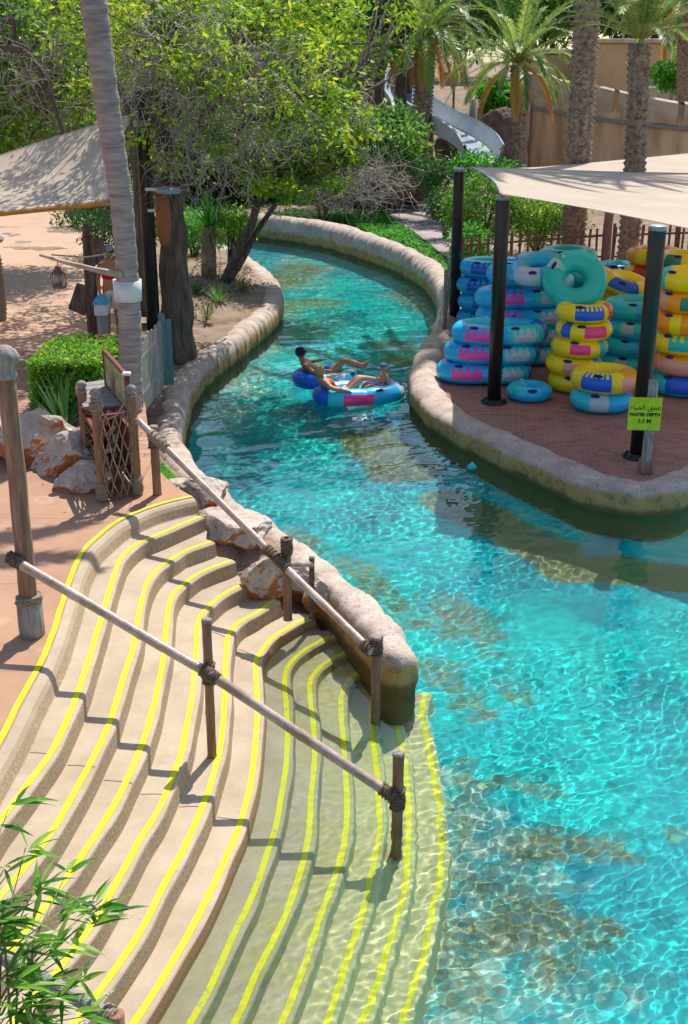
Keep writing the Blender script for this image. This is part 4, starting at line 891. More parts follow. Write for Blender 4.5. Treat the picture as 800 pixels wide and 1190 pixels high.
# ================================================================ swim rings
pl = {}
def plas(n, c): pl[n] = mat('vinyl_'+n, (c, tuple(x*.93 for x in c)), .28, scale=2, spec=.5)
for n, c in dict(sky=(.01, .50, .92), blue=(.01, .14, .75), cyan=(.02, .66, .78), teal=(.01, .55, .52), bluelit_pink=(.85, .10, .48), pink=(.95, .06, .28), pale=(.50, .62, .72), yellow=(.97, .76, .01), orange=(.98, .36, .01), green=(.02, .28, .20), red=(.75, .05, .04), rose=(.80, .38, .30), navy=(.01, .03, .20)).items(): plas(n, c)  # the purpler pink has the bluish light on the stacks put into its colour
def ring_mesh(L_, W_, r, cols, seed, squash=.92):
    """a plump vinyl ring; cols = [(colour, u0, u1, v0, v1, toothed)], angles in turns; first entry is the ground colour"""
    rn = random.Random(seed); nu, nv = 144, 28; mats = []; V = []; F = []; MI = []
    dbl = L_ > W_*1.2; ax = (L_/2-r, W_/2-r); sv = Vector((seed, seed*2.1, 0))
    straight = max(0, ax[0]-ax[1])
    for i in range(nu):
        a = 2*math.pi*i/nu
        if dbl:
            cx, cy = math.cos(a), math.sin(a); k = (abs(cx)**2.6+abs(cy)**2.6)**(-1/2.6); c = Vector((ax[0]*cx*k, ax[1]*cy*k, 0)); tn = Vector((-ax[0]*cy, ax[1]*cx, 0)).normalized(); rad = Vector((tn.y, -tn.x, 0))
            pinch = 1-.10*math.exp(-(cx/.16)**2)
        else: rad = Vector((math.cos(a), math.sin(a), 0)); c = rad*ax[0]; pinch = 1
        seam = 1-.035*math.exp(-((a % (math.pi/3)-math.pi/6)/.03)**2)
        for j in range(nv):
            b = 2*math.pi*j/nv; rr = r*pinch*seam*(1+.02*noise.noise(Vector((a*3, b, 0))+sv))
            # the pleated inner seam
            cr = 1-.06*max(0, -math.cos(b))**4*(.5+.5*math.sin(a*40))
            V.append(c+rad*math.cos(b)*rr*cr+Vector((0, 0, math.sin(b)*rr*squash)))
    names = []
    def mi(n):
        if n not in names: names.append(n)
        return names.index(n)
    for i in range(nu):
        for j in range(nv):
            F.append((i*nv+j, ((i+1) % nu)*nv+j, ((i+1) % nu)*nv+(j+1) % nv, i*nv+(j+1) % nv))
            u = (i+.5)/nu; v = ((j+.5)/nv+.5) % 1-.5   # v: 0 = outermost, .25 = top
            n = cols[0]
            for cdef in cols[1:]:
                cn, u0, u1, v0, v1, tooth = cdef; uu = (u-u0) % 1
                if uu < (u1-u0) % 1 or (u1-u0) == 1:
                    top = v1+(.055*(1 if int(u*72) % 2 else -1) if tooth else 0)
                    if v0 < v < top: n = cn
            MI.append(mi(n))
    me = bpy.data.meshes.new('swim_ring'); me.from_pydata(V, [], F)
    for n in names: me.materials.append(pl[n])
    me.polygons.foreach_set('material_index', MI); me.polygons.foreach_set('use_smooth', [True]*len(F)); me.update(); return me, ax, dbl
def on_ring(L_, W_, r, a, b, ex=0, squash=.92):
    ax = (L_/2-r, W_/2-r)
    if L_ > W_*1.2:
        cx, cy = math.cos(a), math.sin(a); k = (abs(cx)**2.6+abs(cy)**2.6)**(-1/2.6); c = Vector((ax[0]*cx*k, ax[1]*cy*k, 0)); tn = Vector((-ax[0]*cy, ax[1]*cx, 0)).normalized(); rad = Vector((tn.y, -tn.x, 0))
    else: rad = Vector((math.cos(a), math.sin(a), 0)); c = rad*ax[0]
    return c+rad*math.cos(b)*(r+ex)+Vector((0, 0, math.sin(b)*(r+ex)*squash))
LET = {'W': [(0, 1), (.25, 0), (.5, .6), (.75, 0), (1, 1)], 'A': [(0, 0), (.5, 1), (1, 0), (.75, .4), (.25, .4)], 'D': [(0, 0), (0, 1), (.7, .85), (.9, .4), (.6, 0), (0, 0)], 'I': [(.5, 0), (.5, .7)]}
RN = [0]
def ring(label, L_, W_, r, cols, loc, rz=0, tilt=(0, 0), handles=(), lettering=None, group=None, front=-math.pi/2, cat='swim ring', bar=None):
    RN[0] += 1; dbl = L_ > W_*1.2
    name = 'double_swim_ring' if dbl else 'swim_ring'
    t = thing(name, loc, label, cat, group, local=True); t.rotation_euler = (tilt[0], tilt[1], rz)
    me, ax, _ = ring_mesh(L_, W_, r, cols, RN[0]); o = bpy.data.objects.new('tube', me); COL.objects.link(o); o.parent = t
    for a, b in handles:
        p = on_ring(L_, W_, r, a, b, -.005); n_ = (p-on_ring(L_, W_, r, a, b, -.1)).normalized(); tg = (on_ring(L_, W_, r, a+.05, b)-on_ring(L_, W_, r, a-.05, b)).normalized(); bt = n_.cross(tg)
        mb = MB(); pts = [p+tg*(.085*math.cos(q))+bt*(.038*math.sin(q))+n_*.012 for q in np.linspace(0, 2*math.pi, 17)[:-1]]
        pts2 = [q-n_*.02 for q in pts]; mb.add(pts+pts2+[p+n_*.022], [(i, (i+1) % 16, 32) for i in range(16)]+[(i+16, (i+1) % 16+16, (i+1) % 16, i) for i in range(16)])
        mb.tube([p-tg*.06+n_*.015, p-tg*.03+n_*.04, p+tg*.03+n_*.04, p+tg*.06+n_*.015], .010, 6); mb.build('handle', pl['navy'], t)
    if bar:
        mb = MB(); mb.tube([Vector((0, -ax[1]*1.0, .02)), Vector((0, 0, -.02)), Vector((0, ax[1]*1.0, .02))], [r*.72, r*.66, r*.72], 16); mb.build('crossbar', pl[bar], t)
    if lettering:
        a0, a1, b0, b1 = lettering; mb = MB(); word = 'WADI'
        for k, ch in enumerate(word):
            pts = []
            L2 = LET[ch]
            for (x0, y0), (x1, y1) in zip(L2[:-1], L2[1:]):
                for s_ in np.linspace(0, 1, 4): 
                    xx = (k+.12+.72*(x0+(x1-x0)*s_))/4; yy = y0+(y1-y0)*s_
                    pts.append(on_ring(L_, W_, r, a0+(a1-a0)*xx, b0+(b1-b0)*yy, .002))
            mb.tube(pts, .0135, 5)
        mb.build('lettering', M['white'], t)
    # valve
    p = on_ring(L_, W_, r, 1.9, 1.2, 0); mb = MB(); mb.lathe(p, [(.028, -.01), (.028, .012), (.016, .02)], 10); mb.build('valve', M['white'], t)
    return t
FR = .75   # 'turn' of the side that faces the camera (u = a/2pi, a=-90deg)
G = 'swim rings stacked on the brick island'
def blue_double(label, px, py, z, extra=0, rz=0, tilt=(0, 0), Lg=1.86, letter=True, u=0, base='sky', patch='pink', side='cyan', group=G):
    q = P(px, py, z); r = .215
    cols = [base, ('blue', .93, 1.07, -.3, .5, False), (side, .78+u, .90+u, -.08, .17, False), (patch, .62+u, .735+u, -.06, .13, True), ('pale', .80+u, .88+u, -.05, .12, True), ('cyan', .35, .6, -.1, .5, False)]
    hs = [(R(-90-34), .95), (R(-90+22), .95), (R(60), 1.0), (R(130), 1.0)]
    return ring(label, Lg, 1.12, r, cols, q+Vector((0, 0, r*.9)), rz, tilt, hs, (R(-66+u*360), R(-40+u*360), -.15, .55) if letter else None, group)
zI = .338; hL = .385
def stack(base_px, n, dxs, labels, maker, hl=hL, Y=None, **k):
    b = P(base_px[0], base_px[1], zI); s_ = FPX/math.hypot(b.y, CAMH)
    for i in range(n):
        maker(i, Vector((b.x+dxs[i]/s_*1.0, b.y+random.uniform(-.02, .03), zI+i*hl)), labels[i])
def mkdouble(i, q, lab, **k):
    r = .215; rz = random.uniform(-.11, .11); kw = dict(base='sky', patch='bluelit_pink', u=random.uniform(-.012, .015), tilt=(random.uniform(-.03, .03), random.uniform(-.025, .025))); kw.update(k); kw.update(OV.get(lab, {})); u = kw['u']
    cols = [kw['base'], ('blue', .93, 1.07, -.3, .5, False), ('cyan', .78+u, .93+u, -.10, .5, False), (kw['patch'], .62+u, .735+u, -.06, .13, True), ('pale', .80+u, .885+u, -.06, .10, True), ('cyan', .2, .45, -.1, .5, False)]
    ring(lab, kw.get('L', 1.86), 1.12, r, cols, q+Vector((0, 0, r*.92)), rz+kw.get('rz', 0), kw['tilt'], [(R(-90-36), .95), (R(-90+20), .95), (R(70), 1.0)], (R(-66+u*360), R(-36+u*360), -.1, .6) if kw.get('let', True) else None, G)
OV = {'blue double ring tilted on top of the blue stack, with a lilac end': dict(tilt=(-.1, .16), patch='pale', base='sky', let=False, rz=.25),
      'blue double ring second from the top of the stack behind the front blue one': dict(u=.02)}
stack((562, 442), 3, [0, 8, 16], ['blue double ring with pink patch, lowest of the front left stack', 'blue double ring with pink patch, middle of the front left stack', 'blue double ring with pink patch, topmost of the front left stack'], mkdouble)
stack((603, 420), 5, [0, 0, 0, -2, 8], ['blue double ring lowest of the hidden stack behind the front blue one', 'blue double ring second from below in the stack behind the front blue one', 'blue double ring with short pink patch, middle of the stack behind the front blue one',
      'blue double ring second from the top of the stack behind the front blue one', 'blue double ring tilted on top of the blue stack, with a lilac end'], mkdouble)
stack((572, 378), 4, [0, 1, -1, 2], ['%s blue double ring at the back beside the rear black pole' % w_ for w_ in ('lowest', 'second', 'third', 'topmost')], lambda i, q, lab: mkdouble(i, q, lab, let=False, patch='blue', L=1.7))
def single(lab, q, R_=.57, r=.195, base='yellow', patches=(), rz=0, tilt=(0, 0), hs=((R(-115), .9),), g=G):
    return ring(lab, R_*2, R_*2, r, [base]+list(patches), q+Vector((0, 0, r*.92)), rz, tilt, hs, None, g)
def col_of(base_px, defs, hl, R_, r):
    b = P(base_px[0], base_px[1], zI); s_ = FPX/math.hypot(b.y, CAMH)
    for i, (lab, dx, base, patches) in enumerate(defs): single(lab, Vector((b.x+dx/s_, b.y+random.uniform(-.02, .02), zI+i*hl)), R_, r, base, patches, rz=random.uniform(-.14, .14), tilt=(random.uniform(-.03, .03), random.uniform(-.035, .035)))
col_of((665, 452), [
 ('plain yellow ring lowest of the slim stack in the middle', 4, 'yellow', []),
 ('yellow ring with a pale pink patch, second from below in the slim middle stack', 0, 'yellow', [('rose', .66, .78, -.12, .12, False), ('teal', .86, .94, -.1, .3, False)]),
 ('yellow ring with a hot pink patch, third in the slim middle stack', 5, 'yellow', [('pink', .66, .78, -.08, .12, False), ('teal', .84, .92, -.1, .3, False)]),
 ('yellow ring with a wide pink patch, fourth in the slim middle stack', 9, 'yellow', [('pink', .70, .84, -.06, .14, False), ('blue', .55, .62, -.1, .3, False)]),
 ('yellow ring with a toothed blue patch on top of the slim middle stack', 8, 'yellow', [('blue', .66, .83, -.10, .13, True), ('red', .87, .95, -.1, .25, False)])], .33, .53, .185)
b = P(698, 474, zI)
single('blue ring with pale patch under the yellow and orange ring in front', b, .56, .20, 'sky', [('pale', .66, .76, -.12, .18, False), ('cyan', .5, .66, -.2, .3, False)])
single('yellow and orange ring with a toothed blue patch on the front blue ring', b+Vector((.04, 0, .36)), .61, .205, 'yellow', [('orange', .82, 1.02, -.3, .5, False), ('blue', .60, .75, -.12, .17, True), ('rose', .80, .87, -.1, .1, False)])
single('small plain blue ring lying alone on the bricks in front', P(615, 463, zI), .42, .155, 'sky', [('cyan', .3, .7, 0, .5, False)], hs=((R(-90), .7),))
# leaning teal donut
q = PD(668, 332, 22.7)
single('big teal ring leaning face-on at the top of the pile, dark hole showing', q-Vector((0, 0, .1)), .60, .215, 'teal', [('pale', .34, .40, .05, .3, True), ('cyan', .1, .3, -.1, .2, False)], tilt=(R(58), R(-10)), hs=((R(140), 1.2),))
# teal stack
col_of((733, 430), [('%s teal ring of the teal stack behind the right black pole' % w_, dx, 'cyan', [('sky', .70, .9, -.1, .2, False)] if i % 2 else [('pale', .64, .70, -.05, .2, True)]) for i, (w_, dx) in enumerate((('lowest', 0), ('second', 0), ('third', 2), ('fourth', 0)))],   .36, .66, .2)
# stack under the leaning ring
col_of((655, 405), [('%s dull blue ring behind the slim yellow stack' % w_, 0, 'sky' if i % 2 else 'teal', []) for i, w_ in enumerate(('lowest', 'second', 'third', 'fourth', 'fifth'))], .36, .60, .2)
# right big stack of yellow doubles
b = P(813, 456, zI)
for i, (lab, base, pt) in enumerate([
 ('blue and teal double ring lowest of the right yellow stack', 'cyan', [('blue', .58, .72, -.12, .2, False), ('teal', .74, .8, -.2, .3, False)]),
 ('orange double ring with a rose patch, second from below in the right stack', 'orange', [('rose', .52, .68, -.1, .12, False), ('yellow', .68, .74, -.2, .4, False)]),
 ('yellow double ring with a toothed teal patch, third in the right stack', 'yellow', [('teal', .60, .74, -.08, .12, True), ('orange', .8, 1, -.2, .4, False)]),
 ('orange double ring, fourth in the right stack', 'orange', [('yellow', .60, .64, -.2, .4, False)]),
 ('orange double ring with a green square patch, fifth in the right stack', 'orange', [('green', .64, .76, -.1, .10, False), ('rose', .5, .58, -.1, .2, False)]),
 ('yellow double ring with a cyan end on top of the right stack', 'yellow', [('cyan', .42, .56, -.2, .3, False), ('orange', .7, .8, .1, .4, False)])]):
    ring(lab, 1.9, 1.15, .215, [base]+pt, b+Vector((random.uniform(-.05, .05), 0, .2+i*.385)), random.uniform(-.05, .05), (0, 0), [(R(-150), .95), (R(-75), .95)], None, G)
col_of((778, 428), [('%s ring of the mixed stack between the right black pole and the right yellow stack' % w_, dx, c_, p_) for w_, dx, c_, p_ in (('lowest', 0, 'yellow', []), ('second', 4, 'sky', []), ('third', -3, 'orange', [('red', .6, .7, -.1, .2, False)]), ('fourth', 2, 'yellow', [('green', .6, .75, -.1, .15, False)]), ('topmost', 0, 'orange', [('yellow', .6, .8, 0, .4, False)]))], .36, .55, .2)
single('loose blue and lilac ring tipped on the top of the blue pile', PD(628, 312, 23.6)-Vector((0, 0, .2)), .58, .2, 'sky', [('pale', .55, .72, -.1, .3, False), ('blue', .78, .95, -.1, .3, False)], tilt=(R(12), R(-10)))
single('loose yellow ring lying against the top of the teal stack', PD(728, 330, 25.0)-Vector((0, 0, .2)), .55, .2, 'yellow', [('blue', .6, .8, 0, .3, False)], tilt=(R(10), R(12)))
col_of((622, 388), [('%s ring filling the gap between the blue pile and the slim yellow stack' % w_, dx, c_, p_) for w_, dx, c_, p_ in (('lowest', 0, 'sky', []), ('second', 4, 'sky', []), ('third', -3, 'cyan', []), ('fourth', 2, 'blue', []), ('fifth', 0, 'sky', [('bluelit_pink', .62, .76, -.1, .15, True)]))], .36, .55, .2)
# rear rings
def rr(lab, px, py, Y, R_, base, patches, tilt=(0, 0), double=False, rz=0, r=.2):
    q = PD(px, py, Y)-Vector((0, 0, r*.9))
    if double: ring(lab, 1.8, 1.1, .215, [base]+patches, q+Vector((0, 0, .2)), rz, tilt, [(R(-100), .9)], None, G)
    else: single(lab, q, R_, r, base, patches, rz, tilt)
def rear_stack(px, Y, tops, labs, R_, bases, pats, r=.2):
    """a full stack down to the bricks; tops = heights counted downwards from the first"""
    z = PD(px, tops, Y).z-r; x = PD(px, tops, Y).x; i = 0
    while z > zI-.1 and i < len(labs):
        single(labs[i], Vector((x+random.uniform(-.06, .06), Y, max(z-r*.9, zI))), R_, r, bases[i % len(bases)], pats[i % len(pats)]); z -= .36; i += 1
W5 = ('topmost', 'second from top', 'third from top', 'fourth from top', 'fifth from top', 'sixth from top')
rear_stack(662, 27.2, 287, ['%s teal ring of the stack by the fence behind the blue pile' % a for a in W5], .66, ['teal', 'cyan'], [[], [('sky', .6, .8, -.1, .3, False)]])
rear_stack(760, 28.2, 287, ['%s multi-coloured ring of the stack behind the right black pole by the fence' % a for a in W5], .66, ['orange', 'yellow', 'yellow', 'orange'], [[('teal', .80, .95, -.2, .4, False), ('yellow', .6, .66, -.2, .4, False)], [('red', .58, .68, -.2, .2, False), ('green', .76, .88, -.15, .12, False)], [('blue', .6, .9, .0, .4, False)], []])
rear_stack(797, 27.4, 292, ['%s yellow ring of the rear stack at the right edge' % a for a in W5], .62, ['yellow', 'teal', 'orange'], [[('green', .6, .7, -.1, .2, False)], [('yellow', .7, .8, -.2, .2, False)], []])
rear_stack(716, 29.0, 304, ['%s ring of the low stack left of the rough palm trunk' % a for a in W5[:5]], .55, ['cyan', 'orange', 'yellow'], [[('blue', .6, .9, -.1, .3, False)], [], [('blue', .62, .8, 0, .3, False)]])
rear_stack(745, 27.6, 327, ['%s blue and yellow ring right of the rough palm trunk' % a for a in W5[:4]], .55, ['yellow', 'sky'], [[('blue', .58, .9, .02, .5, False)], []])
rr('orange-yellow double ring slumped over the pile behind the teal donut', 694, 322, 26.0, .6, 'yellow', [('orange', .55, .8, .05, .5, False)], tilt=(R(6), R(22)), double=True)
rr('yellow ring propped under the orange one behind the teal donut', 700, 345, 25.6, .55, 'yellow', [])
rear_stack(697, 25.9, 362, ['%s yellow ring under the slumped orange double ring' % a for a in W5[:4]], .52, ['yellow'], [[]])
# ================================================================ the two rings afloat
fl1 = P(378, 445, 0); fl2 = P(417, 463, 0)
ring('blue ring afloat with cyan and white back half, carrying the man in a dark cap', 1.36, 1.10, .20, ['blue', ('cyan', .72, 1.0, -.3, .5, False), ('pale', .80, .86, -.3, .5, True), ('cyan', .0, .2, -.3, .5, False), ('pale', .92, .98, -.3, .5, False)], fl1+Vector((0, 0, .10)), .1, (0, 0), [(R(-30), .9)], None, 'swim rings afloat on the river')
ring('blue double ring afloat with a pink patch, two people reclining in it', 1.84, 1.12, .21, ['sky', ('blue', .45, .60, -.4, .5, False), ('pink', .66, .78, -.14, .12, False), ('pale', .90, .97, -.12, .3, True), ('cyan', .6, .66, -.3, .5, False), ('blue', .97, 1.2, .1, .5, False)], fl2+Vector((0, 0, .10)), .30, (0, 0), [(R(-70), .95), (R(-12), .95)], None, 'swim rings afloat on the river', bar='cyan')
# ================================================================ people
skin1 = mat('tanned_skin', ((.52, .22, .11), (.42, .16, .08)), .5, scale=3); skin2 = mat('fair_skin', ((.66, .34, .22), (.56, .26, .16)), .5, scale=3)
def skinobj(name, pts, edges, rad, m, parent, sub=2):
    me = bpy.data.meshes.new(name); me.from_pydata([tuple(p) for p in pts], edges, []); me.update()
    o = bpy.data.objects.new(name, me); COL.objects.link(o); o.parent = parent
    md = o.modifiers.new('skin', 'SKIN'); md.use_smooth_shade = True
    if not me.skin_vertices: pass
    for i, r in enumerate(rad):
        sv = me.skin_vertices[0].data[i]; sv.radius = (r, r) if isinstance(r, (int, float)) else r; sv.use_root = i == 0
    sd = o.modifiers.new('sub', 'SUBSURF'); sd.levels = sub; sd.render_levels = sub
    me.materials.append(m)
    dg = bpy.context.evaluated_depsgraph_get(); dg.update(); me2 = bpy.data.meshes.new_from_object(o.evaluated_get(dg)); o.modifiers.clear(); o.data = me2
    return o
def person(loc, rz, J, m, label, hair=None, cap=None, top=None, bottom=None, glasses=False, s=1.0, hairlen=0):
    """J: joint positions (local, metres): pelvis, chest, neck, head, then (shoulder, elbow, wrist) x2, (hip, knee, ankle, toe) x2"""
    t = thing('person', loc, label, 'person', local=True); t.rotation_euler = (0, 0, rz)
    V = {k: Vector(v)*s for k, v in J.items()}
    names = ['pelvis', 'waist', 'chest', 'neck', 'headb']; V['waist'] = V['pelvis'].lerp(V['chest'], .45)
    V['headb'] = V['neck'].lerp(V['head'], .45)
    pts = [V[n] for n in names]; ed = [(0, 1), (1, 2), (2, 3), (3, 4)]; rad = [(.165*s, .13*s), (.15*s, .11*s), (.185*s, .13*s), .065*s, .07*s]
    def chain(root, ks, rs):
        prev = root
        for k, r in zip(ks, rs): pts.append(V[k]); rad.append(r*s); ed.append((prev, len(pts)-1)); prev = len(pts)-1
        return prev
    for sd_ in 'lr':
        w_ = chain(2, ['sh'+sd_, 'el'+sd_, 'wr'+sd_], [.066, .05, .034])
        d = (V['wr'+sd_]-V['el'+sd_]).normalized(); side = d.cross(Vector((0, 0, 1))).normalized(); palm_ = V['wr'+sd_]+d*.06*s
        pts.append(palm_); rad.append((.034*s, .018*s)); ed.append((w_, len(pts)-1)); pc = len(pts)-1
        for k in range(4):
            f1 = palm_+d*(.05-.006*abs(k-1.4))*s+side*(k-1.5)*.019*s; f2 = f1+d*(.04-.006*abs(k-1.4))*s-Vector((0, 0, .015*s))
            pts += [f1, f2]; rad += [.0085*s, .0075*s]; ed += [(pc, len(pts)-2), (len(pts)-2, len(pts)-1)]
        th = palm_+side*(.045 if sd_ == 'l' else -.045)*s+d*.01*s; pts.append(th); rad.append(.009*s); ed.append((pc, len(pts)-1))
        a_ = chain(0, ['hip'+sd_, 'kn'+sd_, 'an'+sd_], [.10, .066, .042])
        pts.append(V['toe'+sd_]); rad.append((.04*s, .022*s)); ed.append((a_, len(pts)-1))
    body = skinobj('body', pts, ed, rad, m, t)
    # head joined into the same mesh
    fwd = V['face'].normalized(); up = (V['head']-V['neck']).normalized(); rt = fwd.cross(up).normalized(); up = rt.cross(fwd).normalized(); H0 = V['head']; Rm = Matrix((rt, fwd, up)).transposed().to_4x4()
    bm = bmesh.new(); bm.from_mesh(body.data); b2 = bmesh.new(); bmesh.ops.create_uvsphere(b2, u_segments=20, v_segments=16, radius=1)
    def shp(v, d, c):
        return H0+(Rm @ Vector((v.x*d[0]+c[0], v.y*d[1]+c[1], v.z*d[2]+c[2])))*s
    me = bpy.data.meshes.new('h'); 
    for v in b2.verts:
        p = v.co.copy(); jaw = 1-.28*max(0, -p.z)**1.3; q_ = Vector((p.x*.075*jaw, p.y*.093*(1-.12*max(0, -p.z)), p.z*.112))
        if p.y > .8 and abs(p.x) < .25 and -.35 < p.z < .15: q_.y += .016*(1-abs(p.x)/.25)
        if p.y > .6 and .05 < p.z < .3 and .2 < abs(p.x) < .55: q_.y -= .007
        v.co = H0+(Rm @ q_)*s
    b2.to_mesh(me); b2.free(); bm.from_mesh(me)
    for sx in (-1, 1):
        b3 = bmesh.new(); bmesh.ops.create_uvsphere(b3, u_segments=8, v_segments=6, radius=1)
        for v in b3.verts: v.co = shp(v.co, (.012, .02, .03), (sx*.077, -.005, 0))
        b3.to_mesh(me); b3.free(); bm.from_mesh(me)
    for f in bm.faces: f.smooth = True
    bm.to_mesh(body.data); bm.free()
    def hp(name, prof, m2, n=18, off_=(0, 0, 0)):
        mb = MB(); mb.lathe((0, 0, 0), prof, n); mb.v = [tuple(H0+(Rm @ (Vector(v)+Vector(off_)))*s) for v in mb.v]; return mb.build(name, m2, t)
    ey = MB()
    for sx in (-1, 1): ey.lathe((0, 0, 0), [(.001, -.009), (.009, -.004), (.010, 0), (.009, .004), (.001, .009)], 8); ey.v[-40:] = [tuple(H0+(Rm @ (Vector(v)+Vector((sx*.030, .083, .018))))*s) for v in ey.v[-40:]]
    ey.build('eyes', pl['navy'], t)
    mo = MB(); mo.box((0, 0, 0), (.045, .006, .012), ch=.002); mo.v = [tuple(H0+(Rm @ (Vector(v)+Vector((0, .086, -.05))))*s) for v in mo.v]; mo.build('mouth', pl['rose'], t)
    if glasses:
        g_ = MB(); g_.box((-.033, .093, .018), (.05, .01, .034), ch=.004); g_.box((.033, .093, .018), (.05, .01, .034), ch=.004); g_.box((0, .096, .024), (.02, .006, .008)); g_.v = [tuple(H0+(Rm @ Vector(v))*s) for v in g_.v]; g_.build('sunglasses', M['black'], t)
    if hair:
        o = hp('hair', [(.085, -.03-hairlen), (.100, .0), (.098, .05), (.08, .095), (.045, .122), (.005, .13)], hair, off_=(0, -.012, 0))
    if cap:
        hp('cap', [(.100, .035), (.102, .07), (.088, .108), (.05, .132), (.005, .138)], cap, off_=(0, -.006, 0))
        mb = MB(); n = 9; vs = [(.088*math.cos(a), .06+.095*math.sin(a), .045-.012*math.sin(a)) for a in np.linspace(0, math.pi, n)]; vs += [(x, y, z-.008) for x, y, z in vs]
        mb.add([tuple(H0+(Rm @ Vector(v))*s) for v in vs], [tuple(range(n))[::-1], tuple(range(n, 2*n))]+[(i, i+1, n+i+1, n+i) for i in range(n-1)]); mb.build('cap_brim', cap, t)
    if top:
        V['w2'] = V['waist']; o = skinobj('top', [V['waist'], V['chest'].lerp(V['waist'], .15), V['chest'].lerp(V['neck'], .3)], [(0, 1), (1, 2)], [(.165*s, .125*s), (.205*s, .148*s), (.14*s, .105*s)], top, t)
    if bottom:
        ps = [V['pelvis'], V['waist'].lerp(V['pelvis'], .4)]; e_ = [(0, 1)]; r_ = [(.185*s, .15*s), (.16*s, .125*s)]
        for sd_ in 'lr': ps += [V['hip'+sd_], V['hip'+sd_].lerp(V['kn'+sd_], bottom[1])]; k = len(ps); e_ += [(0, k-2), (k-2, k-1)]; r_ += [.118*s, .10*s]
        skinobj('shorts', ps, e_, r_, bottom[0], t)
    return t
dark = mat('dark_cloth', (.03, .035, .06), .9); whitec = mat('white_cloth', (.75, .7, .66), .9); bluec = mat('grey_blue_cloth', (.16, .24, .36), .9); orc = mat('orange_cloth', (.75, .16, .05), .9); blond = mat('blond_hair', ((.55, .36, .16), (.4, .24, .1)), .6, scale=20)
# reclining pose, head at -x, feet at +x (local), pelvis sunk in the hole
REC = dict(pelvis=(0, 0, -.02), chest=(-.34, 0, .27), neck=(-.44, 0, .39), head=(-.47, .0, .52), face=(1, .0, .1),
  shl=(-.40, .17, .33), ell=(-.30, .42, .24), wrl=(-.05, .46, .27), shr=(-.40, -.17, .33), elr=(-.22, -.34, .20), wrr=(.02, -.44, .26),
  hipl=(.05, .09, .0), knl=(.42, .14, .34), anl=(.80, .16, .22), toel=(.92, .17, .30), hipr=(.05, -.09, .0), knr=(.40, -.10, .40), anr=(.76, -.10, .24), toer=(.88, -.10, .32))
J = dict(REC)
person(fl1+Vector((-.02, .0, .10)), .05, J, skin1, 'bare-chested man in a dark cap lying back in the blue and cyan ring', cap=dark, hair=dark, bottom=(dark, .35))
J = dict(REC, head=(-.45, -.02, .51), face=(.8, -.5, 0), knl=(.36, .1, .30), anl=(.74, .12, .20), toel=(.84, .12, .27), knr=(.36, -.12, .34), anr=(.80, -.06, .24), toer=(.92, -.04, .30), elr=(-.32, -.36, .24), wrr=(-.08, -.42, .2))
person(fl2+Vector((-.32, -.10, .10)), .30, J, skin2, 'blond woman in an orange top reclining at the left of the double ring', hair=blond, top=orc, bottom=(whitec, .45), hairlen=.05)
J = dict(pelvis=(0, 0, .0), chest=(.06, 0, .33), neck=(.05, 0, .46), head=(.03, 0, .58), face=(-.85, -.5, 0),
  shl=(.06, -.15, .40), ell=(.12, -.28, .22), wrl=(.02, -.42, .22), shr=(.06, .15, .40), elr=(.14, .30, .24), wrr=(.02, .40, .24),
  hipl=(-.05, -.08, .02), knl=(-.36, -.12, .22), anl=(-.58, -.10, .02), toel=(-.68, -.10, .06), hipr=(-.05, .08, .02), knr=(-.36, .12, .22), anr=(-.58, .10, .02), toer=(-.68, .10, .06))
person(fl2+Vector((.46, .16, .08)), .30, J, skin2, 'child in blue cap and sunglasses sitting at the right of the double ring', cap=bluec, glasses=True, hair=blond, top=bluec, bottom=(bluec, .4), s=.82)
# standing attendant behind the palm
q = P(133, 392, DZ)
J = dict(pelvis=(0, 0, .92), chest=(0, 0, 1.28), neck=(0, 0, 1.48), head=(0, .02, 1.64), face=(-.4, -.9, -.2), shl=(.19, 0, 1.40), ell=(.24, .02, 1.12), wrl=(.2, -.1, .9), shr=(-.19, 0, 1.40), elr=(-.25, .02, 1.12), wrr=(-.2, -.12, .92),
  hipl=(.09, 0, .88), knl=(.1, -.02, .48), anl=(.1, .02, .08), toel=(.1, -.12, .03), hipr=(-.09, 0, .88), knr=(-.1, -.02, .48), anr=(-.1, .02, .08), toer=(-.1, -.12, .03))
person(q, 0, J, skin1, 'attendant in a red shirt and grey cap standing half hidden behind the palm trunk', cap=mat('grey_cloth', (.35, .36, .38), .9), hair=dark, top=mat('red_cloth', (.5, .02, .03), .9), bottom=(whitec, .9))
# ================================================================ foliage tools
def unit(v): return v/(np.linalg.norm(v, axis=-1, keepdims=True)+1e-9)
def leafcloud(name, C, per, sigma, size, m, parent, aspect=2.4, droop=.35, up=.5, jit=.35, spread=None):
    C = np.asarray(C, float); n = len(C)*per
    c = np.repeat(C, per, 0); pos = c+rng.normal(0, 1, (n, 3))*np.asarray(sigma)
    ax = unit((pos-c)*1.2/np.mean(sigma)+rng.normal(0, .8, (n, 3))+np.array([0, 0, -droop]))
    nm = rng.normal(0, 1, (n, 3))+np.array([0, 0, up*2]); nm = unit(nm-ax*np.sum(nm*ax, 1, keepdims=True)); sd = np.cross(ax, nm)
    L_ = size*rng.uniform(1-jit, 1+jit, (n, 1)); W2 = L_/aspect/2
    a = pos-ax*L_*.5; b = pos+sd*W2-nm*L_*.06; d = pos+ax*L_*.5-nm*L_*.08; e = pos-sd*W2-nm*L_*.06
    V = np.stack([a, b, d, e], 1).reshape(-1, 3); F = np.arange(n*4).reshape(n, 4)
    cv = np.repeat(rng.uniform(0, 1, len(C)), per); var = np.clip(.45*cv+.55*rng.uniform(0, 1, n), 0, 1)
    return npmesh(name, V, F, m, parent, var=np.repeat(var, 4))
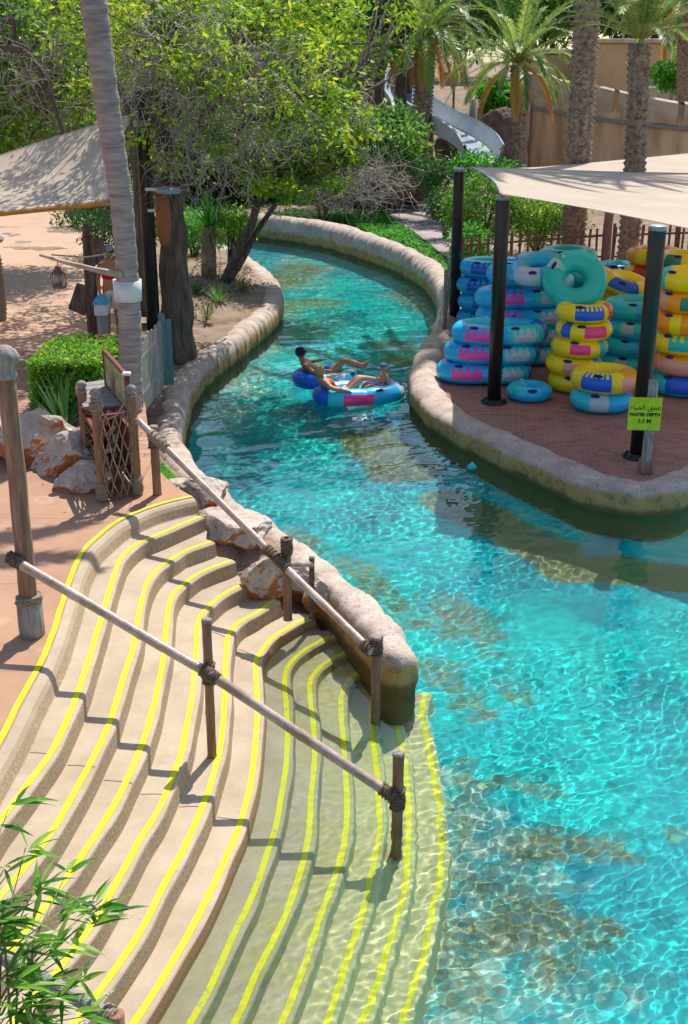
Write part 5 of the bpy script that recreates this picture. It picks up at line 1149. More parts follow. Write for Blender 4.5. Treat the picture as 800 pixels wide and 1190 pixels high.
def clumps(ells, n, gap=.0, shell=.5, sc=.9):
    out = []; wts = np.array([e[1][0]*e[1][1]*e[1][2] for e in ells]); wts = wts/wts.sum()
    for (c, r), w_ in zip(ells, wts):
        k = int(n*w_*1.0)+1; d = unit(rng.normal(0, 1, (k*3, 3))); rad = rng.uniform(shell**3, 1, (k*3, 1))**(1/3)
        p = np.array(c)+d*rad*np.array(r); q = pnoise(p[:, 0]*sc+p[:, 2]*.7, p[:, 1]*sc+p[:, 2]*sc*.8+31); p = p[q > gap-.12][:k]; out.append(p)
    return np.vstack(out)
def limb(mb, pts, r0, r1, n=10):
    Q = resample([(p[0], p[1], p[2]) for p in pts], n=3) if False else None
    pts = [Vector(p) for p in pts]; out = []
    for i in range(len(pts)-1):
        p0 = pts[max(i-1, 0)]; p1 = pts[i]; p2 = pts[i+1]; p3 = pts[min(i+2, len(pts)-1)]
        for t in np.linspace(0, 1, 6, endpoint=False):
            t = float(t); out.append(.5*((2*p1)+(-p0+p2)*t+(2*p0-5*p1+4*p2-p3)*t*t+(-p0+3*p1-3*p2+p3)*t**3))
    out.append(pts[-1]); k = len(out); out = [q+Vector((noise.noise(q*1.5), noise.noise(q*1.5+Vector((9, 0, 0))), 0))*r0*.22 for q in out]
    rs = [(r0+(r1-r0)*(i/(k-1))**.8)*(1+.12*noise.noise(out[i]*3)) for i in range(k)]
    mb.tube(out, rs, n); return out
def reach(mb, nodes_, C, k, r=.03, n=5):
    """thin branches from the limbs out to the leaf clumps"""
    idx_ = rng.permutation(len(C))[:k]; nd = np.array([list(q) for q in nodes_])
    for i in idx_:
        c = C[i]; d = np.linalg.norm(nd-c, axis=1)+ (nd[:, 2] > c[2])*1.0; j = int(np.argmin(d)); a = Vector(nd[j]); b = Vector(c); L_ = (b-a).length
        if L_ < .1: continue
        m1 = a.lerp(b, .35)+Vector(rng.normal(0, .10*L_, 3)); m2 = a.lerp(b, .7)+Vector(rng.normal(0, .09*L_, 3)); rr_ = r*min(1, .4+L_/3)
        mb.tube([a, m1, m2, b], [rr_, rr_*.75, rr_*.5, rr_*.25], n, cap=False)
def twigs(name, ells, n, L_, parent, m, r=.012, curl=.5):
    mb = MB(); st_ = clumps(ells, n, gap=-.5, shell=.1)
    for p in st_:
        p = Vector(p); d = Vector(unit(rng.normal(0, 1, 3)+np.array([0, 0, -.2]))); pts = [p]; k = rng.integers(4, 8)
        for i in range(k):
            d = (d+Vector(rng.normal(0, curl, 3))).normalized(); p = p+d*L_/k*rng.uniform(.7, 1.3); pts.append(p)
        mb.tube(pts, [r*(1-.8*i/k) for i in range(k+1)], 3, cap=False, smooth=True)
        if rng.random() < .7:
            q = pts[k//2]; d2 = Vector(unit(rng.normal(0, 1, 3))); mb.tube([q, q+d2*L_*.2, q+d2*L_*.3+Vector(rng.normal(0, .1*L_, 3))], [r*.6, r*.4, r*.15], 3, cap=False)
    return mb.build(name, m, parent)
G1 = leafmat('leaves_bright', [(0.065, 0.167, 0.023), (0.158, 0.372, 0.037), (0.298, 0.558, 0.055), (0.670, 0.744, 0.055)], .48)
G2 = leafmat('leaves_mid', [(0.040, 0.121, 0.025), (0.101, 0.263, 0.040), (0.202, 0.403, 0.060), (0.403, 0.564, 0.081)], .45)
G3 = leafmat('leaves_dark', [(0.025, 0.081, 0.025), (0.060, 0.161, 0.040), (0.121, 0.263, 0.051)], .4)
G4 = leafmat('leaves_yellowing', [(0.078, 0.186, 0.023), (0.217, 0.419, 0.031), (0.465, 0.620, 0.046), (0.700, 0.651, 0.046), (0.700, 0.388, 0.046)], .48)
G7 = leafmat('leaves_mixed', [(0.048, 0.108, 0.014), (0.132, 0.264, 0.024), (0.264, 0.456, 0.030), (0.504, 0.624, 0.036), (0.750, 0.660, 0.048)], .5)
G5 = leafmat('leaves_vivid', [(0.046, 0.186, 0.023), (0.093, 0.403, 0.031), (0.217, 0.620, 0.046)], .48)
G6 = leafmat('olive_leaves', [(0.116, 0.145, 0.057), (0.232, 0.271, 0.098), (0.369, 0.388, 0.155)], .4)
PF = leafmat('palm_leaflets', [(0.078, 0.155, 0.031), (0.171, 0.295, 0.054), (0.310, 0.419, 0.078), (0.465, 0.512, 0.155)], .4, .4)
PFo = leafmat('palm_leaflets_dry', [(0.465, 0.248, 0.078), (0.700, 0.310, 0.078), (0.465, 0.434, 0.124)], .4)
DRY = leafmat('dry_straps', [(.24, .20, .13), (.40, .34, .22)], .2)
def v3(p): return (p.x, p.y, p.z)
# ---------------------------------------------------------------- 1 the big bank tree
def tree(name, base, label, limbs, ells, mleaf, n, per, sigma, size, m=None, r0=.35, r1=.06, k=40, gap=0, shell=.5, tw=None, cat='tree', flare=1.3, group=None, twm=None, trunkm=None, aspect=2.4):
    t = thing(name, base, label, cat, group); mb = MB(); nodes_ = []
    for i, (pts, a, b) in enumerate(limbs): nodes_ += limb(mb, pts, a, b, 12 if a > .15 else 7)
    C = clumps(ells, n, gap, shell); reach(mb, nodes_, C, k)
    mb.build('trunk', trunkm or M['bark'], t); leafcloud('crown', C, per, sigma, size, mleaf, t, aspect)
    if tw:
        for a in tw: twigs('bare_twigs', *a, t, twm or M['twig'])
    return t
b = P(207, 405, .75); Y = b.y
mb = MB()
t1 = tree('bank_tree', b, 'big old tree with a thick dark furrowed trunk rising behind the black pole', [
  ([b-Vector((0, 0, .3)), PD(205, 360, Y), PD(203, 300, Y), PD(199, 240, Y), PD(194, 185, Y+.3), PD(180, 110, Y+.8), PD(175, 40, Y+1.4)], .40, .10),
  ([PD(172, 366, Y+2.8), PD(168, 300, Y+2.8), PD(163, 220, Y+2.8), PD(152, 120, Y+3)], .24, .12),
  ([PD(200, 250, Y), PD(225, 170, Y+.3), PD(262, 90, Y+.5), PD(300, 20, Y+1)], .20, .04),
  ([PD(200, 215, Y), PD(190, 120, Y+.5), PD(205, 30, Y+1), PD(200, -40, Y+1.5)], .14, .05),
  ([PD(218, 190, Y+.2), PD(275, 150, Y+.5), PD(340, 130, Y+.5), PD(400, 120, Y+1)], .08, .02),
  ([PD(163, 220, Y+2.8), PD(150, 130, Y+2.9), PD(110, 60, Y+2.5), PD(60, 10, Y+3)], .12, .04)],
  [(v3(PD(250, 20, Y+2)), (2.6, 2.2, 1.5)), (v3(PD(340, 60, Y+2.5)), (2.0, 2, 1.3)), (v3(PD(175, 40, Y+4)), (2.4, 2.2, 1.8)), (v3(PD(300, 130, Y+3)), (1.6, 1.5, .9)), (v3(PD(210, 150, Y+4)), (1.2, 1.2, .9)), (v3(PD(400, 20, Y+4)), (1.8, 1.6, 1.2)), (v3(PD(235, 130, Y-1.2)), (1.5, .7, .9)), (v3(PD(300, 70, Y-1)), (1.9, .9, 1.3)), (v3(PD(190, 50, Y-.8)), (1.6, 1.0, 1.1)), (v3(PD(135, 5, Y+.6)), (1.8, 1.5, 1.0)), (v3(PD(360, 110, Y-.3)), (1.5, .8, .9)), (v3(PD(215, 165, Y-1)), (.9, .5, .5))],
  G7, 660, 30, (.17, .17, .12), .15, k=260, gap=.10, shell=.3,
  tw=[([(v3(PD(240, 80, Y+1)), (1.8, 1.2, 1.1)), (v3(PD(200, 60, Y+1.5)), (1.2, 1.2, 1.3)), (v3(PD(250, 110, Y-1)), (1.7, .7, 1.0)), (v3(PD(210, 60, Y-1.2)), (1.5, .5, 1.0))], 800, 1.2), ([(v3(PD(340, 110, Y+1.5)), (1.7, 1.2, .8)), (v3(PD(250, 175, Y-.8)), (1.3, .8, .7))], 420, 1.2)])
# ---------------------------------------------------------------- 2 left tree hanging over the sail
bx_ = PD(-90, 250, 30); bx_.z = DZ
tree('leafy_tree', bx_, 'bright leafy tree hanging over the left sail from outside the photo', [
  ([bx_, PD(-80, 150, 30), PD(-60, 60, 30.5), PD(-20, 0, 31)], .25, .12), ([PD(-75, 120, 30), PD(-10, 60, 30), PD(40, 70, 29.5), PD(78, 165, 29)], .10, .05), ([PD(-60, 60, 30.5), PD(40, 10, 31), PD(120, -10, 32)], .12, .04), ([PD(15, 20, 30), PD(22, 60, 30), PD(55, 130, 29.5)], .07, .03)],
  [(v3(PD(20, 60, 32)), (2.6, 1.8, 1.5)), (v3(PD(70, 20, 33)), (2.4, 2, 1.4)), (v3(PD(-40, 110, 32)), (2.4, 2, 1.5)), (v3(PD(40, 130, 32.5)), (1.7, 1.5, 1.0)), (v3(PD(110, 80, 33.5)), (1.4, 1.4, 1.6)), (v3(PD(15, 165, 32)), (1.1, 1.1, .7))],
  G1, 560, 30, (.2, .2, .14), .19, k=130, gap=.05, shell=.3, tw=[([(v3(PD(60, 60, 30.5)), (2.0, 1, 1.2)), (v3(PD(30, 100, 29.5)), (1.6, .7, 1.2))], 300, 1.3)])
# ---------------------------------------------------------------- 3 small tree on the bend
b = P(262, 323, .7); Y = b.y
tree('small_tree', b, 'small many-stemmed yellow-green tree leaning over the water on the bend of the left bank', [
  ([b-Vector((0, 0, .1)), PD(276, 295, Y), PD(292, 262, Y), PD(300, 235, Y)], .16, .10), ([P(268, 324, .7), PD(283, 300, Y), PD(300, 268, Y+.2), PD(322, 235, Y)], .11, .06),
  ([PD(300, 240, Y), PD(282, 225, Y), PD(262, 200, Y+.4)], .08, .03), ([PD(300, 236, Y), PD(315, 205, Y), PD(340, 170, Y)], .09, .03), ([PD(322, 235, Y), PD(350, 215, Y-.2), PD(395, 195, Y)], .06, .02), ([PD(300, 240, Y), PD(303, 205, Y), PD(296, 160, Y)], .07, .03)],
  [(v3(PD(350, 165, Y+.6)), (1.9, 1.5, .85)), (v3(PD(300, 190, Y+.8)), (1.4, 1.3, .7)), (v3(PD(385, 145, Y+1)), (1.3, 1.2, .9)), (v3(PD(345, 215, Y)), (1.5, 1.1, .42)), (v3(PD(290, 150, Y+1)), (1.2, 1.2, .7))],
  G7, 430, 30, (.15, .15, .10), .16, k=170, gap=.05, shell=.25,
  tw=[([(v3(PD(395, 200, Y+1)), (1.6, 1, .75)), (v3(PD(430, 215, Y+2)), (1.4, 1, .6))], 300, 1.2), ([(v3(PD(300, 160, Y)), (1.5, 1, .8))], 140, 1.0)])
# ---------------------------------------------------------------- 4 trees and bushes further back
def bush(name, label, px, py, Y, rx, rz, m, n, per, size, cat='bush', group=None, ry=None, zb=None, extra=None):
    c = PD(px, py, Y); z0 = gz(c.x, c.y) if zb is None else zb; base = Vector((c.x, c.y, max(z0, .3)))
    t = thing(name, base, label, cat, group); mb = MB()
    for i in range(5):
        a = Vector((c.x+rng.uniform(-.1, .1), c.y, base.z-.05)); e = c+Vector((rng.uniform(-.6, .6)*rx, rng.uniform(-.3, .3)*rx, rng.uniform(-.2, .6)*rz)); mb.tube([a, a.lerp(e, .5)+Vector((rng.uniform(-.1, .1), 0, .05)), e], [.05, .035, .015], 5)
    mb.build('stems', M['bark'], t)
    C = clumps([(v3(c), (rx, ry or rx*.8, rz))], n, -.05, .35); o = leafcloud('foliage', C, per, (rx*.09+.05,)*3, size, m, t)
    if extra: leafcloud('blossoms', C[:len(C)//5], 4, (.16, .16, .16), .10, extra, t, aspect=1.2)
    return t
bush('shrub', 'glossy large-leaved shrub behind the dead twigs, below the rust-red rockwork', 440, 165, 48, 2.0, 1.1, G2, 200, 26, .26)
bush('shrub', 'yellow-tipped shrub left of the glossy large-leaved one', 375, 190, 47, 1.5, 1.0, G4, 130, 24, .2)
bush('shrub', 'dark round shrub under the end of the white slide', 520, 205, 46, 1.1, .9, G3, 120, 26, .15)
bush('shrub', 'bright green shrub at the mouth of the white slide', 560, 196, 45, 1.1, .45, G5, 90, 24, .16)
bush('shrub', 'tall shrub with lilac blossom behind the rear black pole', 560, 240, 39, 1.2, 1.1, G2, 170, 26, .15, extra=leafmat('lilac', [(.45, .22, .42), (.60, .35, .5)]))
bush('shrub', 'broad shrub with lilac blossom behind the middle of the picket fence', 625, 248, 39.5, 1.5, .95, G1, 190, 26, .15, extra=leafmat('lilac2', [(.45, .22, .42), (.60, .35, .5)]))
bush('shrub', 'low dense shrub at the left end of the picket fence', 545, 285, 37, .7, .6, G5, 70, 24, .12)
bush('shrub', 'dark shrub between the path and the stone kerb of the far bank', 520, 238, 42, .8, .5, G3, 70, 24, .12)
bush('shrub', 'green shrub at the left of the bend, behind the spiky yucca', 225, 268, 37, .9, .55, G5, 80, 26, .13)
bush('shrub', 'green leafy shrub between the yucca and the small leaning tree', 268, 262, 33.5, .75, .5, G1, 80, 26, .12)
bush('shrub', 'dark shrub in the shade behind the big trunk', 140, 250, 34, 1.3, 1.1, G3, 130, 26, .14)
bush('shrub', 'dark brown-green shrub at the curved edge of the tan plaza', 112, 255, 40, 1.3, 1.0, G3, 90, 24, .16)
bush('shrub', 'leafy shrub on the sandy slope left of the concrete wall', 575, 112, 72, 1.3, .8, G5, 80, 22, .4)
bush('shrub', 'green shrub on the terrace at the top right', 780, 90, 64, 1.3, .6, G5, 70, 22, .28)
for i, (px, py, Y, rx, rz, lab, m) in enumerate([
  (40, 120, 52, 6.5, 5.0, 'dense green tree filling the far left behind the sail', G2), (165, 110, 50, 5.5, 4.6, 'dense olive tree beyond the black pole', G6), (-90, 100, 50, 5.5, 5, 'green tree beyond the left edge', G2),
  (290, 60, 62, 6.5, 5.0, 'dense mid-green tree far behind the leaning tree', G2), (335, 195, 56, 3.2, 1.8, 'low dark tree at the head of the river', G3), (240, 190, 54, 3.6, 2.6, 'dark tree across the water behind the yucca', G3),
  (400, 10, 68, 4.2, 3.0, 'dark-leaved tree above the rust-red rockwork', G3), (470, 20, 66, 3.6, 2.6, 'grey-green tree above the twin slender trunks', G6),
  (530, 10, 88, 6, 4, 'hazy green tree at the top centre', G2), (640, 5, 95, 7, 3.5, 'pale green tree above the concrete wall', G2), (760, 0, 92, 6, 3.2, 'dark green tree at the top right above the tan building', G3), (880, 0, 90, 6, 6, 'green tree beyond the right edge', G2),
  (200, 0, 80, 8, 6, 'tall green tree closing the view at the top left', G1), (60, -10, 75, 8, 6, 'tall green tree closing the view at the far left corner', G3), (340, -10, 90, 8, 6, 'tall tree closing the view behind the centre', G3), (470, -30, 100, 9, 6, 'tall tree closing the view above the slides', G3), (620, -30, 110, 10, 7, 'tall tree closing the view above the wall', G6), (780, -40, 112, 10, 7, 'tall tree closing the view at the top right corner', G2)]):
    c = PD(px, py, Y); z0 = gz(c.x, c.y) if c.z > 0 else .5; base = Vector((c.x, c.y, max(z0, .45)))
    tree('broadleaf_tree', base, lab, [([base-Vector((0, 0, .3)), base.lerp(c, .5)+Vector((.3, 0, 0)), c], .28, .12), ([base.lerp(c, .5), c+Vector((rx*.5, 0, rz*.3))], .14, .05), ([base.lerp(c, .45), c+Vector((-rx*.5, 0, rz*.2))], .14, .05)],
      [(v3(c), (rx*.75, rx*.5, rz*.75)), (v3(c+Vector((rx*.45, 0, rz*.15))), (rx*.5, rx*.4, rz*.55)), (v3(c+Vector((-rx*.45, .5, -rz*.1))), (rx*.5, rx*.4, rz*.6))], m, 330, 26, (.05*rx+.1,)*3, .0045*Y+.03, k=30, gap=-.02, shell=.3, group='trees far behind the river')
# slender trunks near the slides
for (px, y0, y1, Y, r, lab) in ((443, 150, 60, 60, .33, 'left of the two slender trunks in front of the white slide'), (467, 165, 60, 58, .36, 'right of the two slender trunks in front of the white slide')):
    a = PD(px, y0, Y); a.z = gz(a.x, a.y)
    tree('slender_tree', a, lab, [([a, PD(px-1, (y0+y1)/2, Y), PD(px+1, y1, Y), PD(px+4, 10, Y)], r, r*.5)], [(v3(PD(px+5, 5, Y)), (2.2, 2, 1.6))], G3, 120, 24, (.3, .3, .25), .3, k=25, group='pair of slender trunks by the slide')
# ---------------------------------------------------------------- palms
def frond(Vl, Fl, Cl, base, az, el, L_, droop, nleaf=56, ll=.42, width=.028, tone=None):
    pts = []; p = np.array(base, float); d = np.array([math.cos(az)*math.cos(el), math.sin(az)*math.cos(el), math.sin(el)]); n = 16
    for i in range(n+1): pts.append(p.copy()); p = p+d*L_/n; d = d+np.array([0, 0, -droop/n*(1+i/n)]); d /= np.linalg.norm(d)
    pts = np.array(pts); tn = unit(np.gradient(pts, axis=0)); t = np.linspace(.12, 1, nleaf)*n; P_ = np.stack([np.interp(t, range(n+1), pts[:, k]) for k in range(3)], 1); T_ = np.stack([np.interp(t, range(n+1), tn[:, k]) for k in range(3)], 1)
    side0 = unit(np.cross(T_, np.array([0, 0, 1.0]))); upv = np.cross(side0, T_); f = np.linspace(0, 1, nleaf)[:, None]
    for s_ in (-1, 1):
        ln = ll*(np.sin(np.pi*(.12+.80*f))**.6)*rng.uniform(.85, 1.15, (nleaf, 1)); ax = unit(side0*s_*(.85-.45*f)+T_*(.5+.6*f)+upv*(.32+rng.normal(0, .10, (nleaf, 1)))-np.array([0, 0, .12])); wd = unit(np.cross(ax, upv))*width
        a = P_-wd; b = P_+wd; c = P_+ax*ln*.55+wd*.8-np.array([0, 0, .02]); e = P_+ax*ln*.55-wd*.8-np.array([0, 0, .02]); g = P_+ax*ln-np.array([0, 0, 1])*ln*.18
        o = sum(len(v) for v in Vl); Vl.append(np.concatenate([a, b, c, e, g, g+wd*.1])); i = np.arange(nleaf); k = nleaf
        Fl.append(np.stack([i, i+k, i+2*k, i+3*k], 1)+o); Fl.append(np.stack([i+3*k, i+2*k, i+5*k, i+4*k], 1)+o)
        tv = tone if tone is not None else rng.uniform(.2, .8); Cl.append(np.clip(np.full(6*k, tv)+np.tile(rng.normal(0, .15, k), 6), 0, 1))
    # rachis as a thin three-sided stalk
    o = sum(len(v) for v in Vl); r = np.linspace(.03, .006, n+1)[:, None]; sd = unit(np.cross(tn, np.array([0, 0, 1.0]))); uv = np.cross(sd, tn)
    Vl.append(np.concatenate([pts+sd*r, pts+uv*r, pts-sd*r])); i = np.arange(n); k = n+1
    for a, b in ((0, 1), (1, 2), (2, 0)): Fl.append(np.stack([i+a*k, i+1+a*k, i+1+b*k, i+b*k], 1)+o)
    Cl.append(np.full(3*k, .95))
def date_palm(base, top, r, label, L_=3.2, n=34, dry=5, ll=.42, seed=0, lo=-.5, hi=1.35, group='date palms behind the ring stand', dates=False, width=.028, rot=.0, dr=1.0):
    t = thing('date_palm', base, label, 'palm tree', group); V = []; F = []; nu, nv = 40, 22; top = Vector(top); base = Vector(base); H_ = (top-base).length; nu = int(H_/.055)
    for i in range(nu+1):
        q = i/nu; c = base.lerp(top, q)+Vector((math.sin(q*3)*.08, 0, 0))
        for j in range(nv):
            a = 2*math.pi*j/nv; ph = i*.055/.16*math.pi; bump = max(0, math.sin(ph/1+a*4.0)*math.sin(ph-a*4.0)); rr_ = r*(.88+.30*bump+.07*noise.noise(Vector((i*.7, j*.9, seed)))+.08*max(0, q-.9)*4*.6)
            V.append((c.x+rr_*math.cos(a), c.y+rr_*math.sin(a), c.z))
    F = [(i*nv+j, i*nv+(j+1) % nv, (i+1)*nv+(j+1) % nv, (i+1)*nv+j) for i in range(nu) for j in range(nv)]; npmesh('trunk', V, F, M['palmbark'], t)
    Vl, Fl, Cl = [], [], []
    for k in range(n):
        q = k/n; az = k*2.39996+rot; el = hi+(lo-hi)*q**.8+rng.normal(0, .06); frond(Vl, Fl, Cl, top+Vector((math.cos(az)*.12, math.sin(az)*.12, .1)), az, el, L_*rng.uniform(.85, 1.1), (1.1+.7*q)*dr, ll=ll, width=width)
    npmesh('crown', np.vstack(Vl), np.vstack(Fl), PF, t, var=np.concatenate(Cl))
    if dry:
        Vl, Fl, Cl = [], [], []
        for k in range(dry): az = k*2*math.pi/dry+rot+.4; frond(Vl, Fl, Cl, top+Vector((math.cos(az)*.15, math.sin(az)*.15, 0)), az, lo-.25, L_*.75, 1.6, ll=ll, width=width)
        npmesh('dry_fronds', np.vstack(Vl), np.vstack(Fl), PFo, t, var=np.concatenate(Cl))
    if dates:
        mb = MB()
        for k in range(26):
            a = rng.uniform(0, 6.28); e = top+Vector((math.cos(a)*.5, math.sin(a)*.5-.2, rng.uniform(-.1, .7))); mb.tube([top+Vector((0, 0, .1)), top.lerp(e, .5)+Vector((0, 0, .25)), e], [.03, .025, .015], 4)
        mb.build('fruit_stalks', mat('fruit_stalk', ((.55, .12, .03), (.3, .08, .03)), .7), t)
    return t
b = PD(604, 200, 50); b.z = gz(b.x, b.y)-.2
date_palm(b, PD(602, 76, 50), .30, 'date palm with rust-red fruit stalks left of the concrete wall', L_=3.3, n=38, dates=True, ll=.45, seed=1, dr=.7, dry=6, width=.02, lo=-.05, hi=1.35)
b = PD(667, 272, 38); b.z = .4
date_palm(b, Vector((PD(673, 0, 38).x, 38, 18.0)), .37, 'tallest date palm with a shaggy scaly trunk in front of the concrete wall', L_=4.6, n=44, ll=.5, seed=2, width=.022, dry=0, lo=-.2, dr=.8)
b = PD(726, 333, 31.6); b.z = .45
date_palm(b, PD(743, 50, 31.6), .27, 'date palm rising through the gap behind the large right sail', L_=3.4, n=40, ll=.42, seed=3, hi=1.5, lo=.35, dry=0, width=.013, dr=.5)
b = PD(792, 190, 62); b.z = gz(b.x, b.y)-.2
date_palm(b, PD(795, 5, 62), .34, 'date palm cut by the right edge of the photo', L_=4.5, n=34, ll=.5, seed=4, width=.02, lo=.1)
b = PD(483, 150, 56); b.z = .45
date_palm(b, PD(495, 45, 56), .42, 'short thick date palm with orange-tipped fronds left of the slide mouth', L_=3.8, n=38, ll=.5, seed=5, dry=9, width=.02, lo=.1)
b = PD(560, -5, 50); b.z = .45
# crown of the near smooth palm, above the frame
Vl, Fl, Cl = [], [], []
for k in range(16): az = k*2.39996; frond(Vl, Fl, Cl, palmtop, az, 1.2-1.1*k/16, 2.9, .9, ll=.5, width=.03)
npmesh('crown', np.vstack(Vl), np.vstack(Fl), PF, palm, var=np.concatenate(Cl))
# ---------------------------------------------------------------- strap plants
def straps(name, base, label, n, L_, w_, m, cat='plant', el=(.3, 1.4), droop=1.2, parent=None, group=None, part='leaves'):
    t = parent or thing(name, base, label, cat, group); V = []; F = []; C = []
    for k in range(n):
        az = rng.uniform(0, 2*math.pi); e = rng.uniform(*el); p = np.array(base, float)+np.array([math.cos(az), math.sin(az), 0])*.03; d = np.array([math.cos(az)*math.cos(e), math.sin(az)*math.cos(e), math.sin(e)]); sd = np.array([-math.sin(az), math.cos(az), 0]); L2 = L_*rng.uniform(.7, 1.1); s5 = 5; o = len(V)
        for i in range(s5+1):
            q = i/s5; ww = w_*(1-q**2)*(.6+.8*q if q < .5 else 1); V += [p+sd*ww, p-sd*ww]; p = p+d*L2/s5; d = d+np.array([0, 0, -droop/s5*q*1.6]); d /= np.linalg.norm(d)
        F += [(o+2*i, o+2*i+1, o+2*i+3, o+2*i+2) for i in range(s5)]; C += [rng.uniform(0, 1)]*(2*s5+2)
    npmesh(part, V, F, m, t, var=C); return t
b = P(75, 497, DZ); straps('agave', b, 'dark green spiky agave between the clipped hedge and the boulders', 34, .85, .04, G3, el=(.35, 1.45), droop=.5)
b = P(52, 486, DZ); straps('agave', b, 'smaller leafy agave left of the big one', 16, .5, .04, G5, el=(.3, 1.3), droop=.6)
b = P(243, 322, .65); c = PD(243, 262, b.y)
t = straps('yucca', b, 'yucca palm with a green head and pale dead skirt on the left bank', 2, .1, .01, G5, part='offset')
mb = MB(); mb.tube([b-Vector((0, 0, .1)), b.lerp(c, .5), c], [.22, .2, .14], 10); mb.build('trunk', M['palmbark'], t)
straps('', c, '', 85, 1.0, .035, G5, el=(-.1, 1.5), droop=.5, parent=t, part='crown'); straps('', c-Vector((0, 0, .12)), '', 50, .8, .03, DRY, el=(-1.3, -.4), droop=.6, parent=t, part='dead_leaves')
for i, (px, py, L_, lab, m) in enumerate(((255, 352, .55, 'spiky tuft at the foot of the yucca', G2), (228, 345, .5, 'dark spiky tuft near the big trunk', G3), (282, 338, .4, 'small olive tuft under the leaning tree', G6), (240, 372, .45, 'dry-looking tuft in the leaf litter by the kerb', G6))):
    straps('spiky_plant', P(px, py, .62), lab, 40, L_, .02, m, el=(.2, 1.4), droop=.9)
# ground cover of the far bank: nobody could count it
V = []; F = []; C = []
def tufts(pts, n, L_, w_, z):
    poly = [P(a, b, z)[:2] for a, b in pts]; xs_ = [p[0] for p in poly]; ys_ = [p[1] for p in poly]; out = []
    while len(out) < n:
        x = rng.uniform(min(xs_), max(xs_), 400); y = rng.uniform(min(ys_), max(ys_), 400); k = inpoly(x, y, poly); out += list(zip(x[k], y[k]))
    return out[:n]
def cover(name, label, cat, pts, n, per, L_, w_, m, z=.5):
    V = []; F = []; C = []
    for x, y in tufts(pts, n, L_, w_, z):
        z0 = max(gz(x, y), .28); tv = rng.uniform(0, 1)
        for k in range(per):
            az = rng.uniform(0, 6.28); e = rng.uniform(.5, 1.4); l_ = L_*rng.uniform(.6, 1.2); sd = np.array([-math.sin(az), math.cos(az), 0])*w_; p = np.array([x, y, z0]); q1 = p+np.array([math.cos(az)*math.cos(e), math.sin(az)*math.cos(e), math.sin(e)])*l_*.6; q2 = q1+np.array([math.cos(az)*math.cos(e*.3), math.sin(az)*math.cos(e*.3), math.sin(e*.3)-.3])*l_*.45
            o = len(V); V += [p-sd, p+sd, q1+sd*.8, q1-sd*.8, q2+sd*.1, q2-sd*.1]; F += [(o, o+1, o+2, o+3), (o+3, o+2, o+4, o+5)]; C += [tv*.5+rng.uniform(0, .5)]*6
    o = npmesh(name, V, F, m, var=C); return tag(o, label, cat, kind='stuff')
cover('ground_cover', 'strap-leaved green ground cover along the far stone kerb', 'ground cover', [(390,248),(440,240),(470,262),(500,285),(522,305),(532,325),(520,322),(495,297),(455,276),(410,258)], 420, 14, .5, .03, G5, .6)
cover('ground_cover', 'dark low ground cover in the shade of the far bank', 'ground cover', [(300,247),(340,240),(400,238),(410,256),(360,250)], 260, 12, .45, .03, G3, .6)
cover('grass', 'small patch of bright grass between the rail post and the left kerb', 'grass', [(172,512),(186,508),(205,530),(208,548),(185,552),(176,540)], 260, 8, .13, .008, G5, .9)
cover('leaf_litter', 'scattered dry leaves and twigs on the planting bed of the bend', 'leaf litter', [(215,380),(300,330),(290,305),(230,300),(200,370)], 700, 2, .12, .02, DRY, .6)
n = 520; lx = rng.uniform(-9, -1.6, n); ly = rng.uniform(8.5, 27, n); ok = np.array([inpoly(np.array([a]), np.array([b]), dp)[0] for a, b in zip(lx, ly)]) & (rng.uniform(0, 1, n) < .75); lx = lx[ok]; ly = ly[ok]; n = len(lx); an = rng.uniform(0, 6.28, n); l_ = rng.uniform(.025, .06, n)
c_ = np.stack([lx, ly, np.full(n, DZ+.012)], 1); ax = np.stack([np.cos(an), np.sin(an), 0*an], 1)*l_[:, None]; sd = np.stack([-np.sin(an), np.cos(an), 0*an], 1)*l_[:, None]*.35
V = np.stack([c_-ax, c_+sd+[0, 0, .006], c_+ax+[0, 0, .01], c_-sd], 1).reshape(-1, 3)
tag(npmesh('fallen_leaves', V, np.arange(4*n).reshape(n, 4), leafmat('fallen_leaf', [(.20, .10, .04), (.34, .22, .08), (.45, .36, .14)], .1), var=np.repeat(rng.uniform(0, 1, n), 4)), 'dry fallen leaves scattered over the paved deck', 'fallen leaves', kind='stuff')
# ---------------------------------------------------------------- clipped hedge
hz = DZ+.82; hx0, hx1, hy0, hy1 = P(34, 422, hz).x, P(114, 422, hz).x, P(34, 422, hz).y, P(34, 392, hz).y
t = thing('box_hedge', ((hx0+hx1)/2, (hy0+hy1)/2, DZ), 'clipped rectangular box hedge behind the boulders, sunlit on top', 'hedge')
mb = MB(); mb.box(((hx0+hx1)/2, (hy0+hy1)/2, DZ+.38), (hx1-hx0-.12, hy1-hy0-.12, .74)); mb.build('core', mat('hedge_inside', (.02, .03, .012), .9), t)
n = 2400; p = rng.uniform(0, 1, (n, 3))*np.array([hx1-hx0, hy1-hy0, .82])+np.array([hx0, hy0, DZ]); f = rng.integers(0, 5, n)
p[f <= 1, 2] = hz; p[f == 2, 1] = hy0; p[f == 3, 0] = hx1; p[f == 4, 0] = hx0
leafcloud('foliage', p, 7, (.035, .035, .03), .06, G1, t, aspect=1.6, up=.7)
